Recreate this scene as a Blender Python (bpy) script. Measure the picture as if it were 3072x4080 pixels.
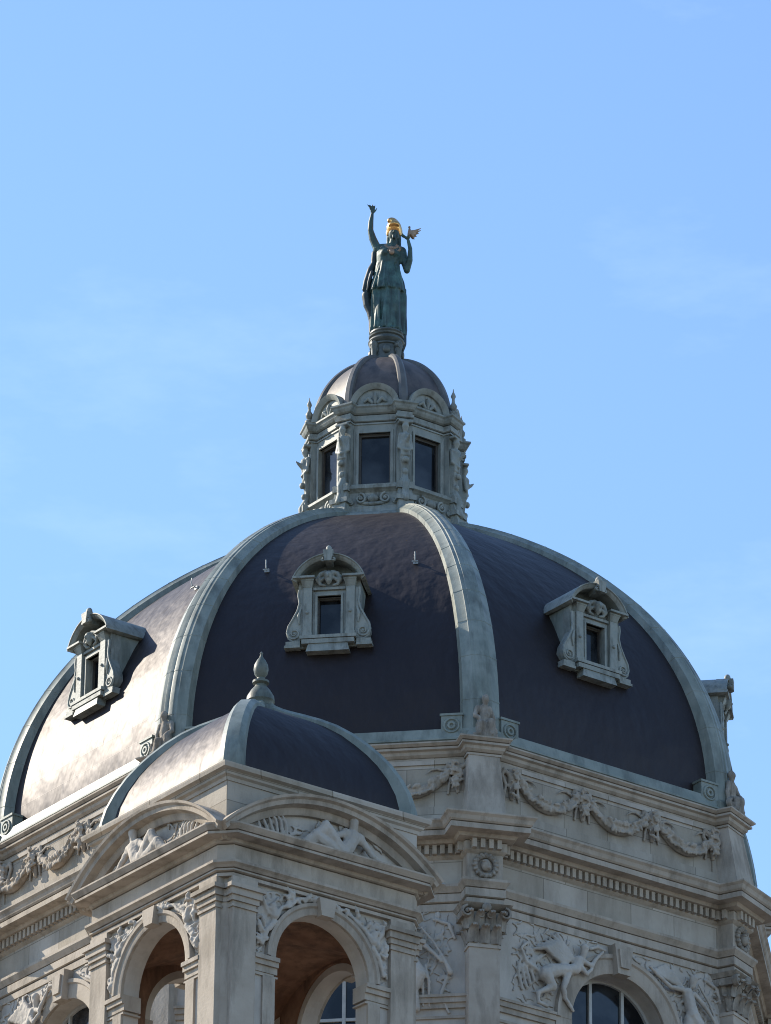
import bpy, bmesh, math, random
import numpy as np
from mathutils import Matrix, Vector, noise
rnd = random.Random(7)
PI = math.pi
R = math.radians
scene = bpy.context.scene
for o in list(bpy.data.objects):
    bpy.data.objects.remove(o)

# ------------------------------------------------------------------ camera
cam_d = bpy.data.cameras.new('camera')
cam = bpy.data.objects.new('camera', cam_d)
scene.collection.objects.link(cam)
scene.camera = cam
YAW, PITCH, ROLL, FPX = -0.1517003, 0.4494496, 0.0096665, 21234.576
fw = Vector((math.sin(YAW) * math.cos(PITCH), math.cos(YAW) * math.cos(PITCH), math.sin(PITCH)))
rt = Vector((math.cos(YAW), -math.sin(YAW), 0))
up = rt.cross(fw)
r2 = rt * math.cos(ROLL) + up * math.sin(ROLL)
u2 = -rt * math.sin(ROLL) + up * math.cos(ROLL)
m = Matrix((r2, u2, -fw)).transposed().to_4x4()
m.translation = Vector((20.788, -135.838, -54.607))
cam.matrix_world = m
cam_d.sensor_fit = 'VERTICAL'
cam_d.sensor_height = 36
cam_d.lens = FPX / 4080 * 36
cam_d.clip_start = 1
cam_d.clip_end = 8000

# ------------------------------------------------------------------ world, sun, exposure
SUN = Vector((-0.78, 0.25, 0.565)).normalized()
world = bpy.data.worlds.new('World')
scene.world = world
world.use_nodes = True
wn, wl = world.node_tree.nodes, world.node_tree.links
wn.clear()
w_out = wn.new('ShaderNodeOutputWorld')
w_bg = wn.new('ShaderNodeBackground')
w_bg.inputs['Strength'].default_value = 0.15
sky = wn.new('ShaderNodeTexSky')
sky.sky_type = 'NISHITA'
sky.sun_disc = False
sky.sun_elevation = math.asin(SUN.z)
sky.sun_rotation = math.atan2(SUN.x, SUN.y)
sky.altitude = 200
sky.air_density = 1.15
sky.dust_density = 0.2
sky.ozone_density = 4.6
w_tc = wn.new('ShaderNodeTexCoord')
w_map = wn.new('ShaderNodeMapping')
w_map.inputs['Scale'].default_value = (9, 9, 26)
w_map.inputs['Rotation'].default_value = (0.1, 0.35, 0.3)
w_map.inputs['Location'].default_value = (15.6, 8.4, 4.8)
w_ns = wn.new('ShaderNodeTexNoise')
w_ns.inputs['Scale'].default_value = 1.0
w_ns.inputs['Detail'].default_value = 7
w_ns.inputs['Roughness'].default_value = 0.62
w_rp = wn.new('ShaderNodeValToRGB')
w_rp.color_ramp.elements[0].position = 0.57
w_rp.color_ramp.elements[0].color = (0, 0, 0, 1)
w_rp.color_ramp.elements[1].position = 0.8
w_rp.color_ramp.elements[1].color = (0.15, 0.15, 0.15, 1)
w_mx = wn.new('ShaderNodeMixRGB')
w_mx.inputs['Color2'].default_value = (4.4, 5.4, 6.4, 1)
wl.new(w_tc.outputs['Generated'], w_map.inputs['Vector'])
wl.new(w_map.outputs['Vector'], w_ns.inputs['Vector'])
wl.new(w_ns.outputs['Fac'], w_rp.inputs['Fac'])
wl.new(w_rp.outputs['Color'], w_mx.inputs['Fac'])
wl.new(sky.outputs['Color'], w_mx.inputs['Color1'])
wl.new(w_mx.outputs['Color'], w_bg.inputs['Color'])
wl.new(w_bg.outputs['Background'], w_out.inputs['Surface'])
sun_d = bpy.data.lights.new('sun', 'SUN')
sun_d.energy = 4.5
sun_d.angle = R(0.53)
sun_d.color = (1.0, 0.90, 0.74)
sun = bpy.data.objects.new('sun', sun_d)
sun.rotation_euler = (-SUN).to_track_quat('-Z', 'Y').to_euler()
sun.location = (0, 0, 60)
scene.collection.objects.link(sun)
scene.view_settings.view_transform = 'Standard'
scene.view_settings.look = 'None'
scene.view_settings.exposure = 0.76
scene.view_settings.gamma = 1.0
scene.render.engine = 'CYCLES'
scene.cycles.use_denoising = True
scene.cycles.max_bounces = 8
scene.cycles.filter_width = 1.05

# ------------------------------------------------------------------ materials
def new_mat(name):
    mt = bpy.data.materials.new(name)
    mt.use_nodes = True
    return mt, mt.node_tree.nodes, mt.node_tree.links, mt.node_tree.nodes['Principled BSDF']

def noise_mat(name, c1, c2, scale, rough=0.6, bump=0.1, bscale=None, metallic=0.0, spec=0.5, stretch=(1, 1, 1),
              c3=None, s3=0.4, blocks=False, bdist=0.02):
    mt, n, l, b = new_mat(name)
    tc = n.new('ShaderNodeTexCoord')
    mp = n.new('ShaderNodeMapping')
    mp.inputs['Scale'].default_value = stretch
    l.new(tc.outputs['Object'], mp.inputs['Vector'])
    t = n.new('ShaderNodeTexNoise')
    t.inputs['Scale'].default_value = scale
    t.inputs['Detail'].default_value = 6
    t.inputs['Roughness'].default_value = 0.6
    l.new(mp.outputs['Vector'], t.inputs['Vector'])
    rp = n.new('ShaderNodeValToRGB')
    rp.color_ramp.elements[0].position = 0.34
    rp.color_ramp.elements[1].position = 0.66
    rp.color_ramp.elements[0].color = (*c1, 1)
    rp.color_ramp.elements[1].color = (*c2, 1)
    l.new(t.outputs['Fac'], rp.inputs['Fac'])
    col = rp.outputs['Color']
    if c3:
        t3 = n.new('ShaderNodeTexNoise')
        t3.inputs['Scale'].default_value = s3
        t3.inputs['Detail'].default_value = 8
        t3.inputs['Roughness'].default_value = 0.68
        m3 = n.new('ShaderNodeMapping')
        m3.inputs['Scale'].default_value = (2.2, 2.2, 0.55)
        l.new(tc.outputs['Object'], m3.inputs['Vector'])
        l.new(m3.outputs['Vector'], t3.inputs['Vector'])
        r3 = n.new('ShaderNodeValToRGB')
        r3.color_ramp.elements[0].position = 0.47
        r3.color_ramp.elements[1].position = 0.66
        r3.color_ramp.elements[0].color = (0, 0, 0, 1)
        r3.color_ramp.elements[1].color = (0.8, 0.8, 0.8, 1)
        l.new(t3.outputs['Fac'], r3.inputs['Fac'])
        mx = n.new('ShaderNodeMixRGB')
        mx.inputs['Color2'].default_value = (*c3, 1)
        l.new(r3.outputs['Color'], mx.inputs['Fac'])
        l.new(col, mx.inputs['Color1'])
        col = mx.outputs['Color']
    if blocks:
        sp = n.new('ShaderNodeSeparateXYZ')
        cb = n.new('ShaderNodeCombineXYZ')
        l.new(tc.outputs['Object'], sp.inputs['Vector'])
        l.new(sp.outputs['X'], cb.inputs['X'])
        l.new(sp.outputs['Z'], cb.inputs['Y'])
        bt = n.new('ShaderNodeTexBrick')
        bt.inputs['Scale'].default_value = 1.0
        bt.inputs['Brick Width'].default_value = 1.45
        bt.inputs['Row Height'].default_value = 0.66
        bt.inputs['Mortar Size'].default_value = 0.011
        bt.inputs['Color1'].default_value = (1.06, 1.05, 1.06, 1)
        bt.inputs['Color2'].default_value = (0.74, 0.71, 0.66, 1)
        bt.inputs['Mortar'].default_value = (0.45, 0.42, 0.38, 1)
        l.new(cb.outputs['Vector'], bt.inputs['Vector'])
        mb_ = n.new('ShaderNodeMixRGB')
        mb_.blend_type = 'MULTIPLY'
        mb_.inputs['Fac'].default_value = 0.9
        l.new(col, mb_.inputs['Color1'])
        l.new(bt.outputs['Color'], mb_.inputs['Color2'])
        col = mb_.outputs['Color']
    l.new(col, b.inputs['Base Color'])
    b.inputs['Roughness'].default_value = rough
    b.inputs['Metallic'].default_value = metallic
    b.inputs['Specular IOR Level'].default_value = spec
    if bump:
        t2 = n.new('ShaderNodeTexNoise')
        t2.inputs['Scale'].default_value = bscale or scale * 6
        t2.inputs['Detail'].default_value = 5
        l.new(tc.outputs['Object'], t2.inputs['Vector'])
        bp = n.new('ShaderNodeBump')
        bp.inputs['Strength'].default_value = bump
        bp.inputs['Distance'].default_value = bdist
        l.new(t2.outputs['Fac'], bp.inputs['Height'])
        l.new(bp.outputs['Normal'], b.inputs['Normal'])
    return mt

M = {}
M['stone'] = noise_mat('limestone', (.335, .285, .23), (.415, .36, .30), 1.1, .85, .4, 14, spec=.25, c3=(.185, .157, .125), s3=.8)
M['ashlar'] = noise_mat('ashlar', (.365, .325, .275), (.445, .405, .35), .9, .85, .35, 14, spec=.25, c3=(.27, .24, .20), s3=.6, blocks=True)
M['relief'] = noise_mat('relief_stone', (.39, .35, .305), (.47, .43, .38), 1.6, .85, .3, 16, spec=.25, c3=(.33, .30, .26), s3=.7)
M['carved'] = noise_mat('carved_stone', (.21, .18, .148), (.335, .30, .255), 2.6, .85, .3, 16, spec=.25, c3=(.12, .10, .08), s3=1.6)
M['patina'] = noise_mat('patina_sheet', (.165, .19, .168), (.24, .262, .232), 1.8, .46, .25, 7, spec=.36, c3=(.095, .105, .09), s3=.9)
M['zinc'] = noise_mat('zinc_ornament', (.195, .215, .198), (.28, .29, .26), 3, .55, .3, 12, spec=.35, c3=(.095, .092, .075), s3=1.7)
M['bronze'] = noise_mat('statue_bronze', (.018, .042, .04), (.068, .145, .128), 3.2, .55, .2, 14, spec=.5, c3=(.02, .03, .03), s3=1.6)
M['bronze_dark'] = noise_mat('pedestal_bronze', (.05, .06, .055), (.11, .12, .105), 3, .45, .2, 14, spec=.5)
M['cloak'] = noise_mat('cloak_bronze', (.012, .022, .028), (.03, .048, .055), 2.2, .55, .2, 14, spec=.4)
M['cap'] = noise_mat('cap_sheet', (.065, .055, .053), (.115, .095, .088), 2.4, .55, .2, 6, spec=.4, c3=(.03, .028, .03), s3=1.1)
M['cap_rib'] = noise_mat('cap_rib_sheet', (.075, .074, .07), (.12, .115, .106), 2.2, .45, .15, 9, spec=.5)
M['finial'] = noise_mat('finial_sheet', (.085, .10, .085), (.15, .16, .135), 3, .5, .25, 12, spec=.35, c3=(.05, .052, .043), s3=2.0)
M['gold'] = noise_mat('gilding', (.75, .40, .13), (.85, .48, .18), 5, .3, .1, 14, metallic=1.0)
M['gold_worn'] = noise_mat('worn_gilding', (.22, .15, .10), (.36, .24, .16), 6, .45, .2, 14, metallic=.4)
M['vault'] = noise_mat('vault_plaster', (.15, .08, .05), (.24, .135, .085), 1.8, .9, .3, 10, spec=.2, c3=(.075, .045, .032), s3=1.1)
M['paint'] = noise_mat('window_paint', (.34, .34, .33), (.42, .42, .40), 4, .6, 0)
M['dark_wood'] = noise_mat('dark_frame', (.05, .045, .04), (.08, .07, .06), 4, .6, 0)
M['iron'] = noise_mat('hook_iron', (.25, .28, .29), (.34, .37, .38), 8, .5, 0)
M['ground'] = noise_mat('paving', (.11, .10, .09), (.16, .145, .13), .15, .9, .2, 3, spec=.2)

def glass_mat():
    mt, n, l, b = new_mat('dark_glass')
    tc = n.new('ShaderNodeTexCoord')
    t = n.new('ShaderNodeTexNoise')
    t.inputs['Scale'].default_value = 1.3
    t.inputs['Detail'].default_value = 3
    l.new(tc.outputs['Object'], t.inputs['Vector'])
    rp = n.new('ShaderNodeValToRGB')
    rp.color_ramp.elements[0].color = (.006, .007, .009, 1)
    rp.color_ramp.elements[1].color = (.045, .052, .06, 1)
    rp.color_ramp.elements[0].position = .45
    rp.color_ramp.elements[1].position = .8
    l.new(t.outputs['Fac'], rp.inputs['Fac'])
    l.new(rp.outputs['Color'], b.inputs['Base Color'])
    b.inputs['Roughness'].default_value = .07
    b.inputs['Specular IOR Level'].default_value = .4
    bp = n.new('ShaderNodeBump')
    bp.inputs['Strength'].default_value = .08
    bp.inputs['Distance'].default_value = .05
    l.new(t.outputs['Fac'], bp.inputs['Height'])
    l.new(bp.outputs['Normal'], b.inputs['Normal'])
    return mt
M['glass'] = glass_mat()

def copper_mat():
    # near-black browned copper sheet: horizontal sheets, dents and a glossy skin that flares in grazing sun
    mt, n, l, b = new_mat('browned_copper')
    tc = n.new('ShaderNodeTexCoord')
    def nz(scale, st, det=5):
        mp = n.new('ShaderNodeMapping')
        mp.inputs['Scale'].default_value = st
        l.new(tc.outputs['Object'], mp.inputs['Vector'])
        t = n.new('ShaderNodeTexNoise')
        t.inputs['Scale'].default_value = scale
        t.inputs['Detail'].default_value = det
        l.new(mp.outputs['Vector'], t.inputs['Vector'])
        return t
    t = nz(.9, (1, 1, 1.6))
    rp = n.new('ShaderNodeValToRGB')
    rp.color_ramp.elements[0].position = .3
    rp.color_ramp.elements[1].position = .7
    rp.color_ramp.elements[0].color = (.010, .0065, .0055, 1)
    rp.color_ramp.elements[1].color = (.014, .0095, .008, 1)
    l.new(t.outputs['Fac'], rp.inputs['Fac'])
    l.new(rp.outputs['Color'], b.inputs['Base Color'])
    b.inputs['Specular IOR Level'].default_value = .38
    b.inputs['Specular Tint'].default_value = (1.0, .92, 1.0, 1)
    t2 = nz(1.4, (1, 1, .8))
    mr = n.new('ShaderNodeMapRange')
    mr.inputs['To Min'].default_value = .515
    mr.inputs['To Max'].default_value = .545
    l.new(t2.outputs['Fac'], mr.inputs['Value'])
    # sheet seams: rows along z
    wv = n.new('ShaderNodeTexBrick')
    sp = n.new('ShaderNodeSeparateXYZ')
    cb = n.new('ShaderNodeCombineXYZ')
    l.new(tc.outputs['Object'], sp.inputs['Vector'])
    l.new(sp.outputs['X'], cb.inputs['X'])
    l.new(sp.outputs['Z'], cb.inputs['Y'])
    wv.inputs['Scale'].default_value = 1
    wv.inputs['Brick Width'].default_value = 1.1
    wv.inputs['Row Height'].default_value = .55
    wv.inputs['Mortar Size'].default_value = .012
    wv.inputs['Mortar Smooth'].default_value = .6
    l.new(cb.outputs['Vector'], wv.inputs['Vector'])
    wv.inputs['Color1'].default_value = (0, 0, 0, 1)
    wv.inputs['Color2'].default_value = (1, 1, 1, 1)
    wv.inputs['Mortar'].default_value = (.5, .5, .5, 1)
    rv = n.new('ShaderNodeMath')
    rv.operation = 'MULTIPLY_ADD'
    l.new(wv.outputs['Color'], rv.inputs[0])
    rv.inputs[1].default_value = .02
    l.new(mr.outputs['Result'], rv.inputs[2])
    l.new(rv.outputs['Value'], b.inputs['Roughness'])
    t3 = nz(1.35, (1.5, 1.5, .8), 2.5)
    ad = n.new('ShaderNodeMath')
    ad.operation = 'MULTIPLY_ADD'
    l.new(wv.outputs['Fac'], ad.inputs[0])
    ad.inputs[1].default_value = .01
    l.new(t3.outputs['Fac'], ad.inputs[2])
    bp = n.new('ShaderNodeBump')
    bp.inputs['Strength'].default_value = .7
    bp.inputs['Distance'].default_value = .09
    l.new(ad.outputs['Value'], bp.inputs['Height'])
    l.new(bp.outputs['Normal'], b.inputs['Normal'])
    return mt
M['copper'] = copper_mat()

# ------------------------------------------------------------------ mesh builder
def groove(prof, d):
    # a narrow quirk cut under every projecting fillet of a moulding
    out = []
    for i, (o, z) in enumerate(prof):
        nx = prof[i + 1] if i + 1 < len(prof) else None
        pv = prof[i - 1] if i else None
        if nx and pv and nx[0] - o > .025 and abs(pv[0] - o) < .015 and z - pv[1] > .055:
            out += [(o, z - .032), (o - d * 1.5, z - .028), (o - d * 1.5, z)]
        out.append((o, z))
    return out

class MB:
    def __init__(s):
        s.v, s.f, s.m = [], [], Matrix()
    def add(s, vs, fs, mtx=None):
        k = len(s.v)
        T = s.m @ mtx if mtx is not None else s.m
        s.v += [T @ Vector(p) for p in vs]
        s.f += [tuple(i + k for i in f) for f in fs]
    def box(s, x0, x1, y0, y1, z0, z1, mtx=None):
        vs = [(x, y, z) for x in (x0, x1) for y in (y0, y1) for z in (z0, z1)]
        s.add(vs, [(0, 1, 3, 2), (4, 6, 7, 5), (0, 4, 5, 1), (2, 3, 7, 6), (0, 2, 6, 4), (1, 5, 7, 3)], mtx)
    def taper(s, b0, b1, z0, z1, mtx=None):
        # rectangles b=(x0,x1,y0,y1) at z0 and z1
        vs = []
        for b, z in ((b0, z0), (b1, z1)):
            vs += [(b[0], b[2], z), (b[1], b[2], z), (b[1], b[3], z), (b[0], b[3], z)]
        s.add(vs, [(3, 2, 1, 0), (4, 5, 6, 7), (0, 1, 5, 4), (1, 2, 6, 5), (2, 3, 7, 6), (3, 0, 4, 7)], mtx)
    def prism(s, poly, y0, y1, mtx=None):
        # polygon in (x,z), extruded y0 (outer) -> y1
        n = len(poly)
        vs = [(x, y0, z) for x, z in poly] + [(x, y1, z) for x, z in poly]
        fs = [tuple(range(n)), tuple(range(2 * n - 1, n - 1, -1))]
        fs += [(i, i + n, (i + 1) % n + n, (i + 1) % n) for i in range(n)]
        s.add(vs, fs, mtx)
    def tube(s, pts, rad, n=8, mtx=None, flat=1.0, flat_axis=None):
        pts = [Vector(p) for p in pts]
        if not hasattr(rad, '__len__'):
            rad = [rad] * len(pts)
        vs, fs = [], []
        pu = None
        for i, p in enumerate(pts):
            a = pts[max(i - 1, 0)]; b = pts[min(i + 1, len(pts) - 1)]
            d = (b - a).normalized()
            ref = Vector((0, 1, 0)) if abs(d.y) < .9 else Vector((1, 0, 0))
            u = d.cross(ref).normalized(); w = u.cross(d)
            for k in range(n):
                t = 2 * PI * k / n
                vs.append(p + u * (rad[i] * math.cos(t)) + w * (rad[i] * math.sin(t) * flat))
        for i in range(len(pts) - 1):
            for k in range(n):
                a = i * n + k; b = i * n + (k + 1) % n
                fs.append((a, b, b + n, a + n))
        fs.append(tuple(range(n - 1, -1, -1)))
        e = (len(pts) - 1) * n
        fs.append(tuple(range(e, e + n)))
        s.add(vs, fs, mtx)
    def ball(s, c, r, mtx=None, nu=10, nv=6, rot=None):
        if not hasattr(r, '__len__'):
            r = (r, r, r)
        T = Matrix.Translation(Vector(c)) @ (rot if rot is not None else Matrix())
        vs = [(0, 0, -r[2])]
        for j in range(1, nv):
            t = -PI / 2 + PI * j / nv
            for i in range(nu):
                a = 2 * PI * i / nu
                vs.append((r[0] * math.cos(t) * math.cos(a), r[1] * math.cos(t) * math.sin(a), r[2] * math.sin(t)))
        vs.append((0, 0, r[2]))
        fs = []
        for i in range(nu):
            fs.append((0, 1 + (i + 1) % nu, 1 + i))
            fs.append((len(vs) - 1, 1 + (nv - 2) * nu + i, 1 + (nv - 2) * nu + (i + 1) % nu))
        for j in range(nv - 2):
            for i in range(nu):
                a = 1 + j * nu + i; b = 1 + j * nu + (i + 1) % nu
                fs.append((a, b, b + nu, a + nu))
        s.add(vs, fs, (mtx @ T) if mtx is not None else T)
    thin = 1.0
    def chain(s, pts, mtx=None, n=9):
        # capsules: pts = (x,y,z,r)
        if s.thin != 1.0:
            pts = [(p[0], p[1], p[2], max(p[3] * s.thin, .02)) for p in pts]
        for i, p in enumerate(pts):
            s.ball(p[:3], p[3], mtx, 10, 7)
            if i:
                q = pts[i - 1]
                s.tube([q[:3], p[:3]], [q[3], p[3]], n, mtx)
    def lathe(s, prof, n=24, mtx=None, sq=1.0):
        vs, fs = [], []
        for r_, z in prof:
            for k in range(n):
                a = 2 * PI * k / n
                vs.append((r_ * math.cos(a), r_ * math.sin(a) * sq, z))
        for i in range(len(prof) - 1):
            for k in range(n):
                a = i * n + k; b = i * n + (k + 1) % n
                fs.append((a, b, b + n, a + n))
        fs.append(tuple(range(n - 1, -1, -1)))
        e = (len(prof) - 1) * n
        fs.append(tuple(range(e, e + n)))
        s.add(vs, fs, mtx)
    def rings(s, rings, close=True, cap=True, mtx=None):
        n = len(rings[0])
        vs = [p for r_ in rings for p in r_]
        fs = []
        for i in range(len(rings) - 1):
            for k in range(n if close else n - 1):
                a = i * n + k; b = i * n + (k + 1) % n
                fs.append((a, b, b + n, a + n))
        if cap:
            fs.append(tuple(range(n - 1, -1, -1)))
            e = (len(rings) - 1) * n
            fs.append(tuple(range(e, e + n)))
        s.add(vs, fs, mtx)
    def ring_loft(s, path, prof, mtx=None, undercut=.035):
        prof = groove(prof, undercut)
        n = len(path)
        P = [Vector((p[0], p[1])) for p in path]
        dirs = []
        for i in range(n):
            d1 = (P[i] - P[i - 1]).normalized(); d2 = (P[(i + 1) % n] - P[i]).normalized()
            n1 = Vector((d1.y, -d1.x)); n2 = Vector((d2.y, -d2.x))
            mt = (n1 + n2)
            mt = mt / max(mt.dot(n1), .2)
            dirs.append(mt)
        rg = [[(P[i].x + dirs[i].x * o, P[i].y + dirs[i].y * o, z) for i in range(n)] for o, z in prof]
        s.rings(rg, True, False, mtx)
    def arc_sweep(s, cx, cz, prof, a0, a1, n=24, mtx=None, radial_only=False):
        # prof: closed list of (r, y); swept about (cx,cz) in the xz plane from a0 to a1 (from +x, ccw)
        rg = []
        for i in range(n + 1):
            a = a0 + (a1 - a0) * i / n
            rg.append([(cx + r_ * math.cos(a), y, cz + r_ * math.sin(a)) for r_, y in prof])
        s.rings(rg, True, True, mtx)
    def mesh(s, name, mat, smooth=None):
        me = bpy.data.meshes.new(name)
        me.from_pydata([tuple(p) for p in s.v], [], s.f)
        bm = bmesh.new(); bm.from_mesh(me)
        bmesh.ops.recalc_face_normals(bm, faces=bm.faces)
        bm.to_mesh(me); bm.free()
        me.materials.append(mat)
        if smooth is not None:
            finish(me, smooth)
        return me

def finish(me, ang):
    me.polygons.foreach_set('use_smooth', [True] * len(me.polygons))
    me.set_sharp_from_angle(angle=R(ang))

def remesh(mb, name, mat, voxel, smooth_it=2, weather=0):
    me = mb.mesh(name, mat)
    o = bpy.data.objects.new('remesh_source', me)
    scene.collection.objects.link(o)
    md = o.modifiers.new('r', 'REMESH'); md.mode = 'VOXEL'; md.voxel_size = voxel
    if smooth_it:
        m2 = o.modifiers.new('s', 'SMOOTH'); m2.iterations = smooth_it; m2.factor = .5
    dg = bpy.context.evaluated_depsgraph_get()
    out = bpy.data.meshes.new_from_object(o.evaluated_get(dg))
    out.name = name
    out.materials.clear(); out.materials.append(mat)
    out.polygons.foreach_set('use_smooth', [True] * len(out.polygons))
    if weather:      # chisel marks and erosion
        nv = len(out.vertices)
        co = np.empty(nv * 3, np.float32); out.vertices.foreach_get('co', co); co = co.reshape(-1, 3)
        nr = np.empty(nv * 3, np.float32); out.vertex_normals.foreach_get('vector', nr); nr = nr.reshape(-1, 3)
        d = np.array([noise.noise(Vector((p[0] * 9, p[1] * 9, p[2] * 9))) + .6 * noise.noise(Vector((p[0] * 21, p[1] * 21, p[2] * 21))) for p in co.tolist()], np.float32)
        co += nr * (d * weather)[:, None]
        out.vertices.foreach_set('co', co.ravel())
    bpy.data.objects.remove(o)
    return out

# ------------------------------------------------------------------ objects
def link(name, data, parent=None, mtx=None, **props):
    o = bpy.data.objects.new(name, data)
    scene.collection.objects.link(o)
    if parent is not None:
        o.parent = parent
    if mtx is not None:
        if parent is not None:
            o.matrix_basis = mtx
        else:
            o.matrix_world = mtx
    for k, v in props.items():
        o[k] = v
    return o

def thing(name, label, cat, mtx=None, group=None):
    o = link(name, None, None, mtx)
    o.empty_display_size = .5
    o['label'] = label; o['category'] = cat
    if group:
        o['group'] = group
    return o

def Rz(d):
    return Matrix.Rotation(R(d), 4, 'Z')

T22 = math.tan(R(22.5)); C22 = math.cos(R(22.5))
FACES = range(8)            # k=0 faces the viewer, k=1 to the right, k=7 to the left
def F(k): return Rz(45 * k)
def K(k): return Rz(45 * k + 22.5)   # corners, k=0 right of the front face

def oct_path(a, hw=None, Dp=None):
    pts = []
    for k in range(8):
        T = K(k)
        if hw:
            yw = -(a / C22 - hw * T22)
            loc = [(-hw, yw), (-hw, -Dp), (hw, -Dp), (hw, yw)]
        else:
            loc = [(0, -a / C22)]
        for x, y in loc:
            p = T @ Vector((x, y, 0)); pts.append((p.x, p.y))
    return pts

def arch_poly(xa, xb, z0, z1, cx, r_, zs, n=24):
    # outline parts of a wall from xa..xb, z0..z1 with an arched opening running down to z0
    quads = []
    arc = [(cx - r_ * math.cos(PI * i / n), zs + r_ * math.sin(PI * i / n)) for i in range(n + 1)]
    quads.append([(xa, z0), (cx - r_, z0), (cx - r_, zs), (xa, zs)])
    quads.append([(cx + r_, z0), (xb, z0), (xb, zs), (cx + r_, zs)])
    # outer points along left side, top, right side
    outer = []
    for (x, z) in arc:
        dx, dz = x - cx, z - zs
        ts = []
        if dx < -1e-6: ts.append((xa - cx) / dx)
        if dx > 1e-6: ts.append((xb - cx) / dx)
        if dz > 1e-6: ts.append((z1 - zs) / dz)
        t = min(ts)
        outer.append((cx + dx * t, zs + dz * t))
    for i in range(n):
        a, b = outer[i], outer[i + 1]
        q = [arc[i], arc[i + 1], b]
        if abs(a[0] - b[0]) > 1e-4 and abs(a[1] - b[1]) > 1e-4:   # corner between
            q.append((xa if b[0] < cx else xb, z1))
        q.append(a)
        quads.append(q)
    return quads, arc

def arch_wall(mb, xa, xb, z0, z1, cx, r_, zs, y0, y1, mtx=None, n=24):
    quads, arc = arch_poly(xa, xb, z0, z1, cx, r_, zs, n)
    for q in quads:
        mb.add([(x, y0, z) for x, z in q], [tuple(range(len(q)))], mtx)
        mb.add([(x, y1, z) for x, z in q], [tuple(range(len(q) - 1, -1, -1))], mtx)
    line = [(cx - r_, z0)] + arc + [(cx + r_, z0)]
    vs = [(x, y0, z) for x, z in line] + [(x, y1, z) for x, z in line]
    k = len(line)
    mb.add(vs, [(i, i + 1, i + 1 + k, i + k) for i in range(k - 1)], mtx)
    ol = [(xa, z0), (xa, z1), (xb, z1), (xb, z0)]
    vs = [(x, y0, z) for x, z in ol] + [(x, y1, z) for x, z in ol]
    mb.add(vs, [(i, i + 1, i + 5, i + 4) for i in range(3)], mtx)

# ================================================================== GROUND
gm = MB()
N = 24
for i in range(N):
    for j in range(N):
        x0, x1 = -3000 + 250 * i, -3000 + 250 * (i + 1)
        y0, y1 = -3000 + 250 * j, -3000 + 250 * (j + 1)
        gm.add([(x0, y0, -56.2), (x1, y0, -56.2), (x1, y1, -56.2), (x0, y1, -56.2)], [(0, 1, 2, 3)])
link('ground', gm.mesh('ground', M['ground']), kind='structure')

# ================================================================== MUSEUM BUILDING
museum = thing('museum_building', 'pale stone museum building under a great dark eight-sided dome with a windowed lantern', 'museum')
A0 = 10.0
W0 = A0 * T22
OFF = {0: 0.0, 1: 0.27, 7: -0.30}

# ---- lower block that carries the drum (below the frame, down to the ground)
mb = MB()
mb.box(-26, 26, -27, 26, -56.3, -34)
mb.ring_loft(oct_path(A0 - .05), [(0, -34.2), (0, -18)])
link('lower_wall', mb.mesh('lower_wall', M['ashlar']), museum)

# ---- drum walls with arched windows
ZS, RW, RO = -7.0, 1.58, 2.1
def drum_wall_mesh(off):
    mb = MB()
    arch_wall(mb, -W0, W0, -18, -4.55, off, RW, ZS, -A0, -A0 + .6)
    return mb.mesh('drum_wall', M['relief'])
def archivolt_mesh(off):
    mb = MB()
    pr = [(RW - .0, -A0 + .02), (RW, -A0 - .09), (RW + .06, -A0 - .11), (RO - .14, -A0 - .11), (RO - .1, -A0 - .16), (RO, -A0 - .16), (RO, -A0 + .02)]
    mb.arc_sweep(off, ZS, pr, 0, PI, 36)
    for sx in (-1, 1):
        mb.box(off + sx * RW, off + sx * RO, -A0 - .1, -A0 + .02, -18, ZS)
    # keystone
    mb.prism([(off - .2, -5.46), (off + .2, -5.46), (off + .3, -4.66), (off - .3, -4.66)], -A0 - .3, -A0 + .02)
    mb.prism([(off - .14, -5.3), (off + .14, -5.3), (off + .2, -4.8), (off - .2, -4.8)], -A0 - .36, -A0 - .2)
    return mb.mesh('archivolt', M['stone'], 35)
def impost_mesh(off, side):
    mb = MB()
    for xa, xb in (((-W0, off - RO - .01), (off + RO + .01, W0))[side],):
        for (z0, z1, d) in ((-7.0, -6.93, .16), (-7.14, -7.0, .12), (-7.28, -7.14, .07), (-7.55, -7.48, .05), (-7.95, -7.88, .05), (-8.35, -8.28, .05)):
            mb.box(xa, xb, -A0 - d, -A0 + .03, z0, z1)
    return mb.mesh('impost_band', M['stone'])
def window_frame_mesh(off):
    mb = MB()
    y = -A0 + .5
    mb.arc_sweep(off, ZS, [(RW - .09, y - .06), (RW - .0, y - .06), (RW, y + .06), (RW - .09, y + .06)], 0, PI, 30)
    for x in (-.53, .53):
        h = math.sqrt(RW ** 2 - x * x) - .03
        mb.box(off + x - .045, off + x + .045, y - .05, y + .03, -18, ZS + h)
    for z in (-7.28, -9.2):
        mb.box(off - RW, off + RW, y - .045, y + .025, z - .04, z + .04)
    return mb.mesh('window_frame', M['paint'])
def window_pane_mesh(off):
    mb = MB()
    y = -A0 + .52
    pts = [(off - RW, -18), (off + RW, -18)] + [(off + RW * math.cos(PI * i / 24), ZS + RW * math.sin(PI * i / 24)) for i in range(25)]
    mb.prism(pts, y, y + .03)
    return mb.mesh('window_pane', M['glass'])
cache = {}
def per_off(fn, k, *a):
    o = OFF.get(k, 0.0)
    key = (fn.__name__, o) + a
    if key not in cache:
        cache[key] = fn(o, *a)
    return cache[key]
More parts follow.
